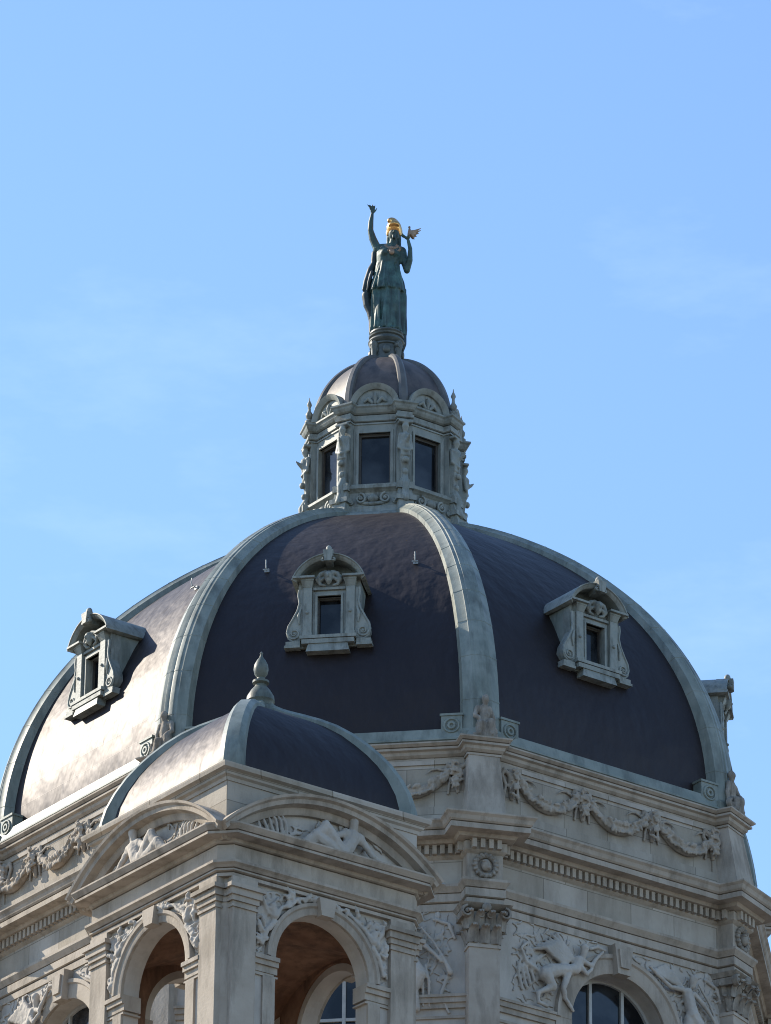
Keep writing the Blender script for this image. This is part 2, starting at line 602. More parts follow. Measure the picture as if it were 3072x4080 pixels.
for k in FACES:
    link('drum_wall', per_off(drum_wall_mesh, k), museum, F(k))
    link('archivolt', per_off(archivolt_mesh, k), museum, F(k))
    link('impost_band', per_off(impost_mesh, k, 0), museum, F(k))
    link('impost_band', per_off(impost_mesh, k, 1), museum, F(k))
    wf = link('arched_window', per_off(window_frame_mesh, k), museum, F(k))
    link('window_pane', per_off(window_pane_mesh, k), wf)

# ---- corner pilasters, capitals, rosettes
mb = MB()
mb.box(-.40, .40, -11.06, -10.2, -18, -5.62)
mb.box(-.43, .43, -11.09, -10.2, -5.76, -5.68)
pil = mb.mesh('pilaster', M['stone'])

def leaf(mb, x, y, z, w, h, out, yaw=0.0):
    # curled acanthus tongue standing on (x,y,z), facing -y turned by yaw
    T = Matrix.Translation((x, y, z)) @ Rz(yaw)
    prof = [(0, 0, 1.0), (-.02, .35, 1.08), (-.06, .68, 1.0), (-.6 * out, .92, .8), (-out, 1.0, .55), (-out * 1.15, .86, .3)]
    vs, fs = [], []
    for d, t, ww in prof:
        for sx in (-1, -.45, 0, .45, 1):
            vs.append((sx * w * ww, d + abs(sx) * .035 - (.03 if sx == 0 else 0), t * h))
    n0 = len(vs)
    for d, t, ww in prof:
        for sx in (-1, -.45, 0, .45, 1):
            vs.append((sx * w * ww * .9, d + .07, t * h - .02))
    for i in range(len(prof) - 1):
        for j in range(4):
            a = i * 5 + j
            fs.append((a, a + 1, a + 6, a + 5))
            fs.append((n0 + a, n0 + a + 5, n0 + a + 6, n0 + a + 1))
    for i in range(len(prof) - 1):
        a = i * 5
        fs.append((a, a + 5, n0 + a + 5, n0 + a)); fs.append((a + 4, n0 + a + 4, n0 + a + 9, a + 9))
    e = (len(prof) - 1) * 5
    for j in range(4):
        fs.append((e + j, e + j + 1, n0 + e + j + 1, n0 + e + j))
    mb.add(vs, fs, T)

def volute(mb, c, r0, depth, turns=1.6, sgn=1, th=.05, mtx=None, start=PI / 2):
    pts, rad = [], []
    n = 26
    for i in range(n):
        t = i / (n - 1)
        a = start + sgn * turns * 2 * PI * t
        rr = r0 * (1 - .8 * t)
        pts.append((c[0] + rr * math.cos(a), c[1], c[2] + rr * math.sin(a)))
        rad.append(th * (1 - .45 * t))
    mb.tube(pts, rad, 6, mtx, flat=depth / th)
    mb.ball(c, (th * 1.1, depth, th * 1.1), mtx, 8, 6)

mb = MB()
mb.taper((-.40, .40, -11.04, -10.2), (-.47, .47, -11.12, -10.2), -5.64, -4.8)
for x in (-.3, 0, .3):
    leaf(mb, x, -11.10, -5.64, .14, .44, .24)
for x in (-.43, -.15, .15, .43):
    leaf(mb, x, -11.12, -5.30, .13, .46, .28)
for sx in (-1, 1):
    for y in (-10.9, -10.6):
        leaf(mb, sx * .42, y, -5.64, .13, .42, .16, 90 * sx)
        leaf(mb, sx * .45, y + .1, -5.36, .13, .46, .18, 90 * sx)
    volute(mb, (sx * .5, -11.24, -4.88), .15, .1, 1.4, -sx, .05)
    volute(mb, (sx * .13, -11.18, -4.92), .09, .06, 1.3, sx, .035)
    mb.box(sx * .52 - .1, sx * .52 + .1, -11.2, -10.4, -4.98, -4.78)
mb.ball((0, -11.3, -4.74), (.13, .1, .12))
mb.taper((-.62, .62, -11.2, -10.2), (-.7, .7, -11.33, -10.2), -4.76, -4.64)
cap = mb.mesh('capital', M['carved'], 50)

mb = MB()
rt_ = []
mb.m = Matrix.Translation((0, -11.16, -3.56))
for i in range(15):
    a = 2 * PI * i / 14
    rt_.append((.27 * math.cos(a), 0, .27 * math.sin(a)))
mb.tube(rt_, .07, 8)
for i in range(16):
    a = 2 * PI * i / 16
    mb.ball((.29 * math.cos(a), -.03, .29 * math.sin(a)), (.075, .07, .05), None, 7, 5, Matrix.Rotation(-a, 4, 'Y'))
mb.ball((0, -.05, 0), (.13, .12, .17))
mb.ball((-.05, -.1, .08), (.07, .07, .05)); mb.ball((.05, -.1, -.08), (.08, .07, .06))
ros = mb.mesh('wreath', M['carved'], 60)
for k in FACES:
    link('pilaster', pil, museum, K(k))
    link('capital', cap, museum, K(k))
    link('wreath', ros, museum, K(k))

# ---- entablature
P_ENT = oct_path(A0, .44, 11.10)
mb = MB()
mb.ring_loft(P_ENT, [(-.3, -4.64), (.05, -4.64), (.05, -4.42), (.09, -4.4), (.09, -4.16), (.13, -4.1), (.19, -4.02), (.19, -3.95), (.03, -3.92)])
link('architrave', mb.mesh('architrave', M['stone']), museum)
mb = MB()
mb.ring_loft(P_ENT, [(.03, -3.93), (.03, -3.2)])
# face-wise frieze so that the ashlar follows each face
link('frieze_core', mb.mesh('frieze_core', M['stone']), museum)
mb = MB()
mb.box(-W0 + .5, W0 - .5, -A0 - .035, -A0 + .1, -3.915, -3.22)
fr = mb.mesh('frieze', M['ashlar'])
for k in FACES:
    link('frieze', fr, museum, F(k))
mb = MB()
mb.ring_loft(P_ENT, [(.03, -3.24), (.08, -3.2), (.12, -3.16), (.12, -2.9), (.30, -2.87), (.36, -2.79), (.62, -2.77), (.62, -2.60), (.66, -2.56), (.70, -2.46), (.76, -2.40), (.76, -2.36), (.2, -2.28), (-.4, -2.26)])
link('main_cornice', mb.mesh('main_cornice', M['stone']), museum)
def dentil_row(pts, off, dep, z0, z1, pitch, w):
    mb = MB()
    for a, b in zip(pts[:-1], pts[1:]):
        a, b = Vector(a), Vector(b)
        d = b - a; L = d.length; d.normalize(); nrm = Vector((d.y, -d.x))
        if L < .3: continue
        c = max(1, round(L / pitch))
        for j in range(c):
            p = a + d * (L * (j + .5) / c) + nrm * off
            T = Matrix(((d.x, nrm.x, 0, p.x), (d.y, nrm.y, 0, p.y), (0, 0, 1, 0), (0, 0, 0, 1)))
            mb.box(-w / 2, w / 2, -.04, dep, z0, z1, T)
        q0, q1 = a + nrm * (off - .02), b + nrm * (off - .02)      # backing fillet the teeth grow from
        T = Matrix(((d.x, nrm.x, 0, q0.x), (d.y, nrm.y, 0, q0.y), (0, 0, 1, 0), (0, 0, 0, 1)))
        mb.box(.02, L - .02, -.03, .03, z1 - .03, z1, T)
    return mb.mesh('dentil_course', M['stone'])
den_face = dentil_row([(-W0 + .44 / C22 + .01, -A0), (W0 - .44 / C22 - .01, -A0)], .12, .13, -3.13, -2.89, .205, .115)
yw = -(A0 / C22 - .44 * T22)
den_pier = dentil_row([(-.44, yw), (-.44, -11.1), (.44, -11.1), (.44, yw)], .12, .13, -3.13, -2.89, .205, .115)
for k in FACES:
    link('dentil_course', den_face, museum, F(k))
    link('dentil_course', den_pier, museum, K(k))

# ---- attic
mb = MB()
mb.box(-W0, W0, -A0, -A0 + .35, -2.3, -.3)
mb.box(-W0 + .45, W0 - .45, -A0 - .09, -A0 + .1, -2.32, -1.76)
mb.box(-W0 + .45, W0 - .45, -A0 - .05, -A0 + .1, -.56, -.44)
mb.box(-W0 + .45, -W0 + .62, -A0 - .05, -A0 + .1, -1.755, -.565)
mb.box(W0 - .62, W0 - .45, -A0 - .05, -A0 + .1, -1.755, -.565)
att = mb.mesh('attic_wall', M['ashlar'])
for k in FACES:
    link('attic_wall', att, museum, F(k))
mb = MB()
mb.ring_loft(oct_path(A0, .43, 11.02), [(-.2, -.45), (.03, -.45), (.03, -.36), (.1, -.3), (.12, -.22), (.2, -.19), (.2, -.1), (.27, -.04), (.27, .0), (-.5, .03)])
link('attic_cornice', mb.mesh('attic_cornice', M['stone']), museum)
mb = MB()
mb.taper((-.52, .52, -11.36, -10.2), (-.41, .41, -11.02, -10.2), -2.3, -.4)
pier = mb.mesh('attic_pier', M['stone'])
for k in FACES:
    link('attic_pier', pier, museum, K(k))

# ---- swags on the attic
def lumps(mb, path, rad, n, seed, dep=.6, size=.07):
    r_ = random.Random(seed)
    for i in range(n):
        t = r_.random() * (len(path) - 1)
        a = path[int(t)]; b = path[min(int(t) + 1, len(path) - 1)]; f = t - int(t)
        c = Vector(a).lerp(Vector(b), f)
        rr = rad[int(t)] if hasattr(rad, '__len__') else rad
        an = r_.random() * 2 * PI
        c += Vector((math.cos(an) * rr * .8, -abs(math.sin(an)) * rr * dep * .6 - rr * .35, math.sin(an) * rr * .8))
        sx = size * (.6 + .7 * r_.random())
        rot = Matrix.Rotation(r_.random() * PI, 4, 'Y')
        mb.ball(c, (sx * 1.5, sx * .7, sx * .7), None, 7, 5, rot)
def swag_mesh(seed, wd=1.17):
    mb = MB()
    pts, rad = [], []
    n = 18
    for i in range(n + 1):
        t = i / n * 2 - 1
        pts.append((t * (wd - .13), -A0 - .06, -.72 - .62 * (1 - t * t)))
        rad.append(.06 + .10 * (1 - t * t) ** .8)
    mb.tube(pts, rad, 8)
    lumps(mb, pts, rad, 120, seed, dep=1.3, size=.062)
    # ribbon ends fluttering above
    for sx in (-1, 1):
        q = [(sx * (wd - .2 - .16 * i), -A0 - .05, -.66 - .06 * math.sin(i * 1.9) - .03 * i) for i in range(5)]
        mb.tube(q, [.05, .05, .045, .035, .015], 6, flat=.7)
    return remesh(mb, 'garland', M['stone'], .022, 0, .010)
def drop_mesh(seed):
    mb = MB()
    mb.chain([(0, -A0 - .06, -.62, .1), (0, -A0 - .08, -.8, .13), (0, -A0 - .06, -1.05, .1), (.02, -A0 - .05, -1.35, .06)])
    for sx in (-1, 1):
        mb.chain([(sx * .08, -A0 - .07, -.7, .07), (sx * .24, -A0 - .06, -.6, .06), (sx * .3, -A0 - .05, -.76, .05), (sx * .18, -A0 - .05, -1.0, .05), (sx * .24, -A0 - .04, -1.4, .03)])
    lumps(mb, [(0, -A0 - .1, -.66), (0, -A0 - .1, -1.25)], .14, 36, seed, dep=1.3, size=.055)
    return remesh(mb, 'ribbon_drop', M['stone'], .022, 0, .010)
swags = [swag_mesh(s) for s in (1, 2, 3)]
drops = [drop_mesh(s) for s in (5, 6)]
for k in FACES:
    o = {1: .27, 7: -.85}.get(k, 0)
    for i, x in enumerate((-2.33, 0, 2.33)):
        if k == 7 and i == 0: x += .12
        link('garland', swags[i], museum, F(k) @ Matrix.Translation((x + o, 0, 0)))
    for i, x in enumerate((-3.5, -1.165, 1.165, 3.5)):
        xx = max(-3.52, min(3.52, x + o))
        link('ribbon_drop', drops[i % 2], museum, F(k) @ Matrix.Translation((xx, 0, 0)))

# ---- relief figures in the spandrels of the drum
def Y(d): return -A0 - d * 1.2
def swirls(mb, inside, yb, n, seed, box, r0=.05):
    # fine curling ridges: drapery, feathers, tendrils
    r_ = random.Random(seed)
    done = tries = 0
    while done < n and tries < n * 12:
        tries += 1
        x = r_.uniform(min(box[0], box[1]), max(box[0], box[1])); z = r_.uniform(box[2], box[3])
        if not inside(x, z): continue
        a = r_.random() * 2 * PI; k = r_.uniform(-3.2, 3.2)
        pts = []
        L = r_.randint(4, 8)
        for j in range(L):
            if not inside(x, z): break
            rr = r0 * (1 - .65 * abs(2 * j / (L - 1) - .7)) * r_.uniform(.8, 1.15)
            pts.append((x, yb - rr * .35, z, max(rr, .02)))
            x += .075 * math.cos(a); z += .075 * math.sin(a); a += k * .14
        if len(pts) > 2:
            mb.chain(pts, None, 6); done += 1
def spandrel_left():
    mb = MB(); mb.thin = .78
    # crouching winged creature with a woman's bust: hind quarters at the left, arms reaching to the keystone
    mb.chain([(-1.22, Y(.16), -4.98, .15), (-1.24, Y(.12), -5.2, .11)])                      # head, neck
    mb.chain([(-1.38, Y(.1), -5.36, .2), (-1.5, Y(.12), -5.62, .19), (-1.85, Y(.1), -5.72, .19)])   # bust
    mb.chain([(-1.25, Y(.12), -5.34, .1), (-1.0, Y(.16), -5.42, .085), (-.85, Y(.15), -5.2, .07), (-.62, Y(.16), -4.96, .05)])
    mb.chain([(-1.42, Y(.16), -5.5, .1), (-1.2, Y(.2), -5.7, .08), (-.98, Y(.16), -5.5, .06)])
    mb.chain([(-1.9, Y(.1), -5.72, .2), (-2.3, Y(.12), -5.85, .26), (-2.5, Y(.12), -5.98, .26)])    # haunch
    mb.chain([(-2.5, Y(.16), -6.0, .22), (-2.3, Y(.2), -6.3, .14), (-2.75, Y(.14), -6.55, .08), (-2.72, Y(.14), -6.8, .07), (-2.5, Y(.16), -6.84, .06)])
    mb.chain([(-1.75, Y(.12), -5.8, .15), (-1.95, Y(.18), -6.25, .1), (-1.85, Y(.14), -6.5, .08), (-1.6, Y(.14), -6.78, .06)])
    mb.chain([(-2.7, Y(.08), -5.9, .08), (-3.05, Y(.07), -5.75, .06), (-3.2, Y(.06), -5.4, .05), (-3.0, Y(.05), -5.2, .05)])
    for i in range(7):                                                                          # wing feathers
        t = i / 6
        mb.chain([(-1.55 - .1 * i * .5, Y(.07), -5.3 - .04 * i, .09), (-1.9 - .16 * i * .6, Y(.07 + .01 * i), -4.95 - .05 * i, .09), (-2.05 - .17 * i * .7, Y(.05), -4.72 - .1 * i, .045)])
    for i in range(5):                                                                          # leaves and drapery behind
        a = -3.15 + .13 * i
        mb.chain([(a, Y(.03), -6.5 + .1 * i, .06), (a - .15, Y(.03), -6.0 + .08 * i, .07), (a - .05 + .1 * i, Y(.03), -5.7 + .1 * i, .03)])
    mb.chain([(-.95, Y(.06), -4.9, .06), (-.7, Y(.06), -4.8, .08), (-.45, Y(.06), -4.84, .05)])
    swirls(mb, lambda x, z: -3.45 < x < -.2 and math.hypot(x, z + 7) > 2.16 and -6.85 < z < -4.62, -A0, 110, 3, (-3.4, -.2, -6.85, -4.62))
    return remesh(mb, 'spandrel_figure', M['relief'], .026, 1, .013)
def spandrel_right():
    mb = MB(); mb.thin = .78
    # standing winged figure with a long horn, one arm to the keystone
    mb.chain([(2.42, Y(.16), -4.98, .15), (2.4, Y(.12), -5.18, .11)])
    mb.chain([(2.25, Y(.1), -5.4, .2), (2.3, Y(.14), -5.7, .2), (2.35, Y(.16), -6.0, .22)])
    mb.chain([(2.35, Y(.16), -6.0, .24), (2.6, Y(.2), -6.4, .2), (2.42, Y(.16), -6.8, .16), (2.5, Y(.12), -7.3, .12)])
    mb.chain([(2.3, Y(.12), -6.1, .2), (2.2, Y(.12), -6.6, .17), (2.25, Y(.1), -7.2, .13)])
    mb.chain([(2.05, Y(.12), -5.35, .1), (1.65, Y(.14), -5.38, .08), (1.25, Y(.14), -5.15, .065), (.95, Y(.15), -4.98, .06)])
    mb.chain([(2.45, Y(.12), -5.38, .1), (2.75, Y(.16), -5.65, .085), (3.0, Y(.16), -5.9, .06), (3.12, Y(.14), -6.05, .06)])
    mb.chain([(2.6, Y(.14), -5.1, .04), (2.95, Y(.14), -5.55, .05), (3.2, Y(.14), -6.0, .06), (3.35, Y(.12), -6.35, .1)])
    for i in range(6):
        mb.chain([(2.1 - .05 * i, Y(.06), -5.25 + .01 * i, .08), (1.8 - .07 * i, Y(.06), -4.95 - .03 * i, .08), (1.55 - .08 * i, Y(.05), -4.75 - .05 * i, .045)])
    for i in range(6):
        mb.chain([(2.05 + .13 * i, Y(.08), -6.1, .05), (2.0 + .16 * i, Y(.1), -6.6, .06), (2.05 + .15 * i, Y(.06), -7.2, .04)])
    mb.chain([(2.9, Y(.04), -4.85, .05), (3.3, Y(.04), -5.0, .07), (3.45, Y(.04), -5.4, .05)])
    mb.chain([(3.3, Y(.03), -6.3, .05), (3.1, Y(.04), -6.9, .07), (3.3, Y(.03), -7.4, .05)])
    swirls(mb, lambda x, z: .35 < x < 3.4 and math.hypot(x, z + 7) > 2.16 and -6.85 < z < -4.62, -A0, 110, 4, (.35, 3.4, -6.85, -4.62))
    return remesh(mb, 'spandrel_figure', M['relief'], .026, 1, .013)
sl, sr = spandrel_left(), spandrel_right()
for k in FACES:
    o = OFF.get(k, 0)
    link('spandrel_figure', sl, museum, F(k) @ Matrix.Translation((o, 0, 0)), label='crouching winged creature carved in the left spandrel')
    link('spandrel_figure', sr, museum, F(k) @ Matrix.Translation((o, 0, 0)), label='winged figure with a horn carved in the right spandrel')

# ================================================================== DOME
H0, S0, PZ, Z0 = 10.75, .991, 1.3457, .6244
def prof(t): return S0 * math.cos(t * PI / 2) ** PZ, Z0 + H0 * math.sin(t * PI / 2)
mb = MB()
NT, NX = 64, 28
ts = [i / NT * .83 for i in range(NT + 1)]
def panel_noise(x, z, k):
    return .012 * noise.noise(Vector((x * .8, z * .9, k * 7.1))) + .008 * noise.noise(Vector((x * 2.2, z * 2.4, k * 3.3)))
prof_pts = [(S0, .12), (S0, .4)] + [prof(t) for t in ts]
def dome_panel(k):
    mb = MB()
    rg = []
    for s_, z in prof_pts:
        z = z - .16 * max(0, (z - 5.5) / 5.5)
        a = A0 * s_ - .07 - .13 * min(1, max(0, (z - 1) / 8.5))
        w = a * T22
        row = []
        for i in range(NX + 1):
            x = -w + 2 * w * i / NX
            edge = min(1, 4 * min(i, NX - i) / NX)
            row.append((x, -a + panel_noise(x, z, k) * edge, z))
        rg.append(row)
    mb.rings(rg, False, False)
    return mb.mesh('dome_panel', M['copper'], 60)
dome = link('dome', None, museum)
# parapet gutter of patinated sheet is the dome's own mesh
bpy.data.objects.remove(dome)
mb = MB()
mb.ring_loft(oct_path(A0), [(.2, .028), (.24, .05), (.24, .10), (.21, .12), (.155, .38), (-.3, .44), (-.3, .1)])
dome = link('dome', mb.mesh('dome_gutter', M['patina']), museum)
for k in FACES:
    link('dome_panel', dome_panel(k), dome, F(k))
# ribs
def rib_mesh():
    mb = MB()
    cs = [(-1.08, -.5), (-1.08, -.07), (-1.0, -.04), (-.60, .12), (-.56, .16), (-.34, .16), (-.29, .20), (-.06, .20), (0, .185), (.06, .20), (.29, .20), (.34, .16), (.56, .16), (.60, .12), (1.0, -.04), (1.08, -.07), (1.08, -.5)]
    cs = [(x, o * .62 - .02 if o > -.2 else o) for x, o in cs]
    stations = []
    pts = [(S0 * A0 / C22, .1), (S0 * A0 / C22, .4)] + [(prof(i / 90 * .80)[0] * A0 / C22, prof(i / 90 * .80)[1]) for i in range(91)]
    acc, nxt = 0, 1.1
    for i, (r_, z) in enumerate(pts):
        a = pts[max(i - 1, 0)]; b = pts[min(i + 1, len(pts) - 1)]
        tr, tz = b[0] - a[0], b[1] - a[1]
        l_ = math.hypot(tr, tz); tr, tz = tr / l_, tz / l_
        nr, nz_ = tz, -tr
        if i: acc += math.hypot(r_ - pts[i - 1][0], z - pts[i - 1][1])
        hw = .455 - .20 * (i / len(pts)) ** 1.5
        stations.append((r_, z, tr, tz, nr, nz_, hw, acc))
    rg = []
    def ring(st, d, grow):
        r_, z, tr, tz, nr, nz_, hw, _ = st
        r_, z = r_ + tr * d, z + tz * d
        sh = .07 - .17 * min(1, max(0, (st[1] - 1) / 8.5))
        return [(x * (hw + grow), -(r_ + nr * (o + sh + grow)), z + nz_ * (o + sh + grow)) for x, o in cs]
    for st in stations:
        if st[7] > nxt:
            for d, g in ((-.022, 0), (-.018, .006), (.018, .006), (.022, 0)):
                rg.append(ring(st, d, g))
            nxt += 1.25
        else:
            rg.append(ring(st, 0, 0))
    mb.rings(rg, True, True)
    return mb.mesh('rib', M['patina'], 30)
rib = rib_mesh()
mb = MB()
for sx in (-1, 1):
    T = Rz(22.5 * sx * -1)   # local face frames on either side of the corner
    # corner lies at x = +-W0 of that face frame
    x0, x1 = (W0 * S0 - 1.02, W0 * S0 - .46)
    if sx > 0:
        x0, x1 = -x1, -x0
        T = Rz(22.5)
    else:
        T = Rz(-22.5)
    mb.box(x0, x1, -A0 * S0 - .26, -A0 * S0 + .2, .12, .78, T)
    mb.box(x0 - .03, x1 + .03, -A0 * S0 - .29, -A0 * S0 + .2, .74, .80, T)
    c = (x0 + x1) / 2
    for rr, th in ((.19, .035), (.08, .045)):
        mb.tube([(c + rr * math.cos(2 * PI * i / 20), -A0 * S0 - .27, .46 + rr * math.sin(2 * PI * i / 20)) for i in range(21)], th, 6, T)
mb.box(-.56, .56, -10.86, -10.2, .11, .3)
rib_base = mb.mesh('rib_foot', M['patina'])
for k in FACES:
    link('rib', rib, dome, K(k))
    link('rib_foot', rib_base, dome, K(k))
# small iron roof hooks
mb = MB()
mb.tube([(0, 0, 0), (0, -.22, .03), (0, -.26, .14), (0, -.24, .34)], [.035, .03, .025, .02], 6)
mb.tube([(-.12, -.2, -.04), (.12, -.2, -.04)], .03, 6)
mb.box(-.09, .09, -.05, .05, -.08, .06)
for i_, v_ in enumerate(mb.v): mb.v[i_] = Vector(v_) * .72
hook = mb.mesh('roof_hook', M['iron'], 40)
for k in FACES:
    for x in ((2.05,) if k == 1 else (-2.0, 2.05)):
        t = .355
        s_, z = prof(t)
        link('roof_hook', hook, dome, F(k) @ Matrix.Translation((x, -A0 * s_ + .14, z)))

# ================================================================== DORMERS (part > sub-parts)
YF = -9.62
def seg_arch(hw, z_end, rise, n=16, pad=0):
    r_ = (hw * hw + rise * rise) / (2 * rise)
    cz = z_end + rise - r_
    a = math.asin(hw / r_)
    return [((r_ + pad) * math.sin(-a + 2 * a * i / n), cz + (r_ + pad) * math.cos(-a + 2 * a * i / n)) for i in range(n + 1)], r_, cz, a
arc, r_a, cz_a, aa = seg_arch(1.0, 5.3, .63)
mb = MB()
mb.prism([(-.95, 3.0), (.95, 3.0)] + [(x * .95, z - .03) for x, z in reversed(arc)], YF + .42, -7.0)
dormer_body = mb.mesh('dormer_window', M['patina'])
mb = MB()
# face wall pieces around the opening
mb.box(-.95, -.37, YF + .1, YF + .42, 3.05, 5.25)
mb.box(.37, .95, YF + .1, YF + .42, 3.05, 5.25)
mb.box(-.37, .37, YF + .1, YF + .42, 4.72, 5.25)
mb.box(-.37, .37, YF + .1, YF + .42, 3.05, 3.36)
for sx in (-1, 1):
    mb.box(sx * .36, sx * .43, YF + .04, YF + .2, 3.36, 4.79)
    mb.box(sx * .43, sx * .50, YF + .075, YF + .2, 3.36, 4.86)
mb.box(-.425, .425, YF + .043, YF + .2, 4.72, 4.79)
mb.box(-.495, .495, YF + .078, YF + .2, 4.79, 4.86)
mb.box(-.5, .5, YF + .02, YF + .2, 4.90, 4.98)
dormer_face = mb.mesh('window_surround', M['zinc'])
mb = MB()
mb.box(-.37, .37, YF + .36, YF + .40, 3.34, 4.74)
pane = mb.mesh('window_pane', M['glass'])
mb = MB()
for sx in (-1, 1):
    mb.box(sx * .33, sx * .37, YF + .28, YF + .355, 3.36, 4.72)
mb.box(-.33, .33, YF + .28, YF + .355, 4.66, 4.72)
sash = mb.mesh('window_sash', M['dark_wood'])
mb = MB()
mb.box(-.135, .135, YF - .02, YF + .2, 3.36, 4.98)
mb.box(-.15, .15, YF - .035, YF + .2, 3.36, 3.5)
mb.taper((-.14, .14, YF - .03, YF + .2), (-.19, .19, YF - .11, YF + .2), 4.98, 5.16)
mb.box(-.2, .2, YF - .12, YF + .2, 5.16, 5.22)
mb.ball((0, YF - .03, 4.15), (.05, .05, .05))
dpil = mb.mesh('pilaster', M['zinc'])
def scroll_mesh():
    mb = MB()
    # S-shaped console leaning out towards the bottom (for the right side)
    outl = [(0, 4.95), (.12, 4.93), (.14, 4.75), (.1, 4.5), (.16, 4.25), (.3, 3.98), (.43, 3.75), (.47, 3.55), (.42, 3.36), (.3, 3.26), (.12, 3.25), (0, 3.3)]
    mb.prism(outl, YF + .03, YF + .34)
    rim = [(x, YF + .03, z) for x, z in outl[1:-1]]
    mb.tube(rim, .035, 6)
    volute(mb, (.25, YF + .02, 3.5), .19, .05, 1.5, -1, .04, None, 0)
    mb.chain([(.06, YF + .02, 4.3, .03), (.12, YF, 4.05, .05), (.1, YF + .01, 3.8, .02)])
    return mb.mesh('scroll', M['zinc'], 40)
dscr = scroll_mesh()
mb = MB()
mb.box(-.86, .86, YF - .15, YF + .2, 3.26, 3.36)
mb.box(-.80, .80, YF - .13, YF + .2, 3.10, 3.24)
for sx in (-1, 1):
    mb.box(sx * .86, sx * 1.3, YF - .03, YF + .4, 3.10, 3.235)
    mb.box(sx * .86, sx * 1.34, YF - .06, YF + .4, 3.02, 3.10)
mb.taper((-.66, .66, YF - .16, YF + .3), (-.6, .6, YF - .1, YF + .3), 2.83, 3.095)
dsill = mb.mesh('sill', M['zinc'])
mb = MB()
pr = [(r_a - .07, YF + .3), (r_a - .07, YF - .06), (r_a - .03, YF - .11), (r_a + .03, YF - .14), (r_a + .05, YF - .18), (r_a + .08, YF - .18), (r_a + .08, -7.3), (r_a + .03, -7.3)]
mb.arc_sweep(0, cz_a, pr, PI / 2 - aa * 1.12, PI / 2 + aa * 1.12, 24)
for sx in (-1, 1):
    mb.box(sx * .42, sx * 1.1, YF - .2, YF + .1, 5.225, 5.29)
    volute(mb, (sx * .16, YF - .2, 5.79), .09, .08, 1.2, sx, .04)
mb.prism([(-.1, 5.7), (.1, 5.7), (.16, 6.06), (-.16, 6.06)], YF - .3, YF + .2)
mb.ball((0, YF - .12, 6.13), (.1, .1, .14))
dped = mb.mesh('pediment', M['zinc'], 35)
mb = MB()
mb.chain([(0, YF - .1, 5.32, .13), (0, YF - .08, 5.16, .11), (0, YF - .06, 5.06, .05)])
mb.ball((0, YF - .23, 5.25), (.03, .04, .06))
for sx in (-1, 1):
    mb.ball((sx * .055, YF - .2, 5.31), (.03, .03, .02))
    mb.chain([(sx * .1, YF - .04, 5.42, .08), (sx * .26, YF - .03, 5.38, .07), (sx * .36, YF - .02, 5.2, .07), (sx * .26, YF, 5.05, .05), (sx * .12, YF, 5.02, .04)])
    mb.chain([(sx * .14, YF - .03, 5.25, .05), (sx * .24, YF - .03, 5.18, .06)])
dmask = remesh(mb, 'mask', M['zinc'], .022, 1)
DS = Matrix.Translation((0, -9.21, 4.33)) @ Matrix.Diagonal((.875, .95, .89, 1)) @ Matrix.Translation((0, 9.2, -4.35))
for k in FACES:
    d = link('dormer_window', dormer_body, museum, F(k) @ Matrix.Translation((-.30 if k == 7 else 0, 0, 0)) @ DS)
    link('window_surround', dormer_face, d)
    link('window_pane', pane, d)
    link('window_sash', sash, d)
    for sx in (-1, 1):
        link('pilaster', dpil, d, Matrix.Translation((sx * .655, 0, 0)))
        link('scroll', dscr, d, Matrix.Translation((sx * .80, 0, 0)) @ Matrix.Diagonal((sx, 1, 1, 1)))
    link('sill', dsill, d)
    link('pediment', dped, d)
    link('mask', dmask, d)

# ================================================================== LANTERN (part > sub-parts)
LA = 1.98
mb = MB()
mb.ring_loft(oct_path(LA), [(.3, 9.95), (.72, 10.1), (.72, 10.3), (.6, 10.36), (.45, 10.52), (.3, 10.62), (.26, 10.72), (.26, 10.8), (.2, 10.84), (.18, 11.26), (.24, 11.32), (.30, 11.36), (.30, 11.44), (.0, 11.48), (-.3, 11.48)])
lantern = link('lantern', mb.mesh('lantern', M['zinc']), museum)
LW = LA * T22
mb = MB()
mb.box(-LW, -.46, -LA, -LA + .22, 11.46, 13.55)
mb.box(.46, LW, -LA, -LA + .22, 11.46, 13.55)
mb.box(-.46, .46, -LA, -LA + .22, 13.22, 13.55)
mb.box(-.46, .46, -LA, -LA + .22, 11.46, 11.54)
for sx in (-1, 1):
    mb.box(sx * .455, sx * .53, -LA - .06, -LA + .05, 11.54, 13.30)
    mb.box(sx * .53, sx * .6, -LA - .03, -LA + .05, 11.54, 13.37)
mb.box(-.525, .525, -LA - .057, -LA + .05, 13.22, 13.30)
mb.box(-.6, .6, -LA - .027, -LA + .05, 13.30, 13.37)
mb.box(-.64, .64, -LA - .14, -LA + .05, 11.49, 11.56)
lwall = mb.mesh('lantern_wall', M['zinc'])
mb = MB()
mb.box(-.47, .47, -LA + .15, -LA + .18, 11.5, 13.26)
lpane = mb.mesh('window_pane', M['glass'])
mb = MB()
for sx in (-1, 1):
    mb.box(sx * .40, sx * .459, -LA + .08, -LA + .148, 11.54, 13.22)
mb.box(-.40, .40, -LA + .08, -LA + .148, 13.15, 13.22)
mb.box(-.40, .40, -LA + .08, -LA + .148, 11.54, 11.6)
lsash = mb.mesh('window_sash', M['dark_wood'])
mb = MB()   # scrolled cartouche under the window
for sx in (-1, 1):
    volute(mb, (sx * .36, -LA - .24, 11.05), .16, .06, 1.4, sx, .05)
    volute(mb, (sx * .62, -LA - .22, 10.96), .1, .05, 1.2, -sx, .04)
mb.ball((0, -LA - .22, 11.06), (.18, .1, .13))
mb.chain([(-.3, -LA - .2, 10.92, .05), (0, -LA - .24, 10.88, .06), (.3, -LA - .2, 10.92, .05)])
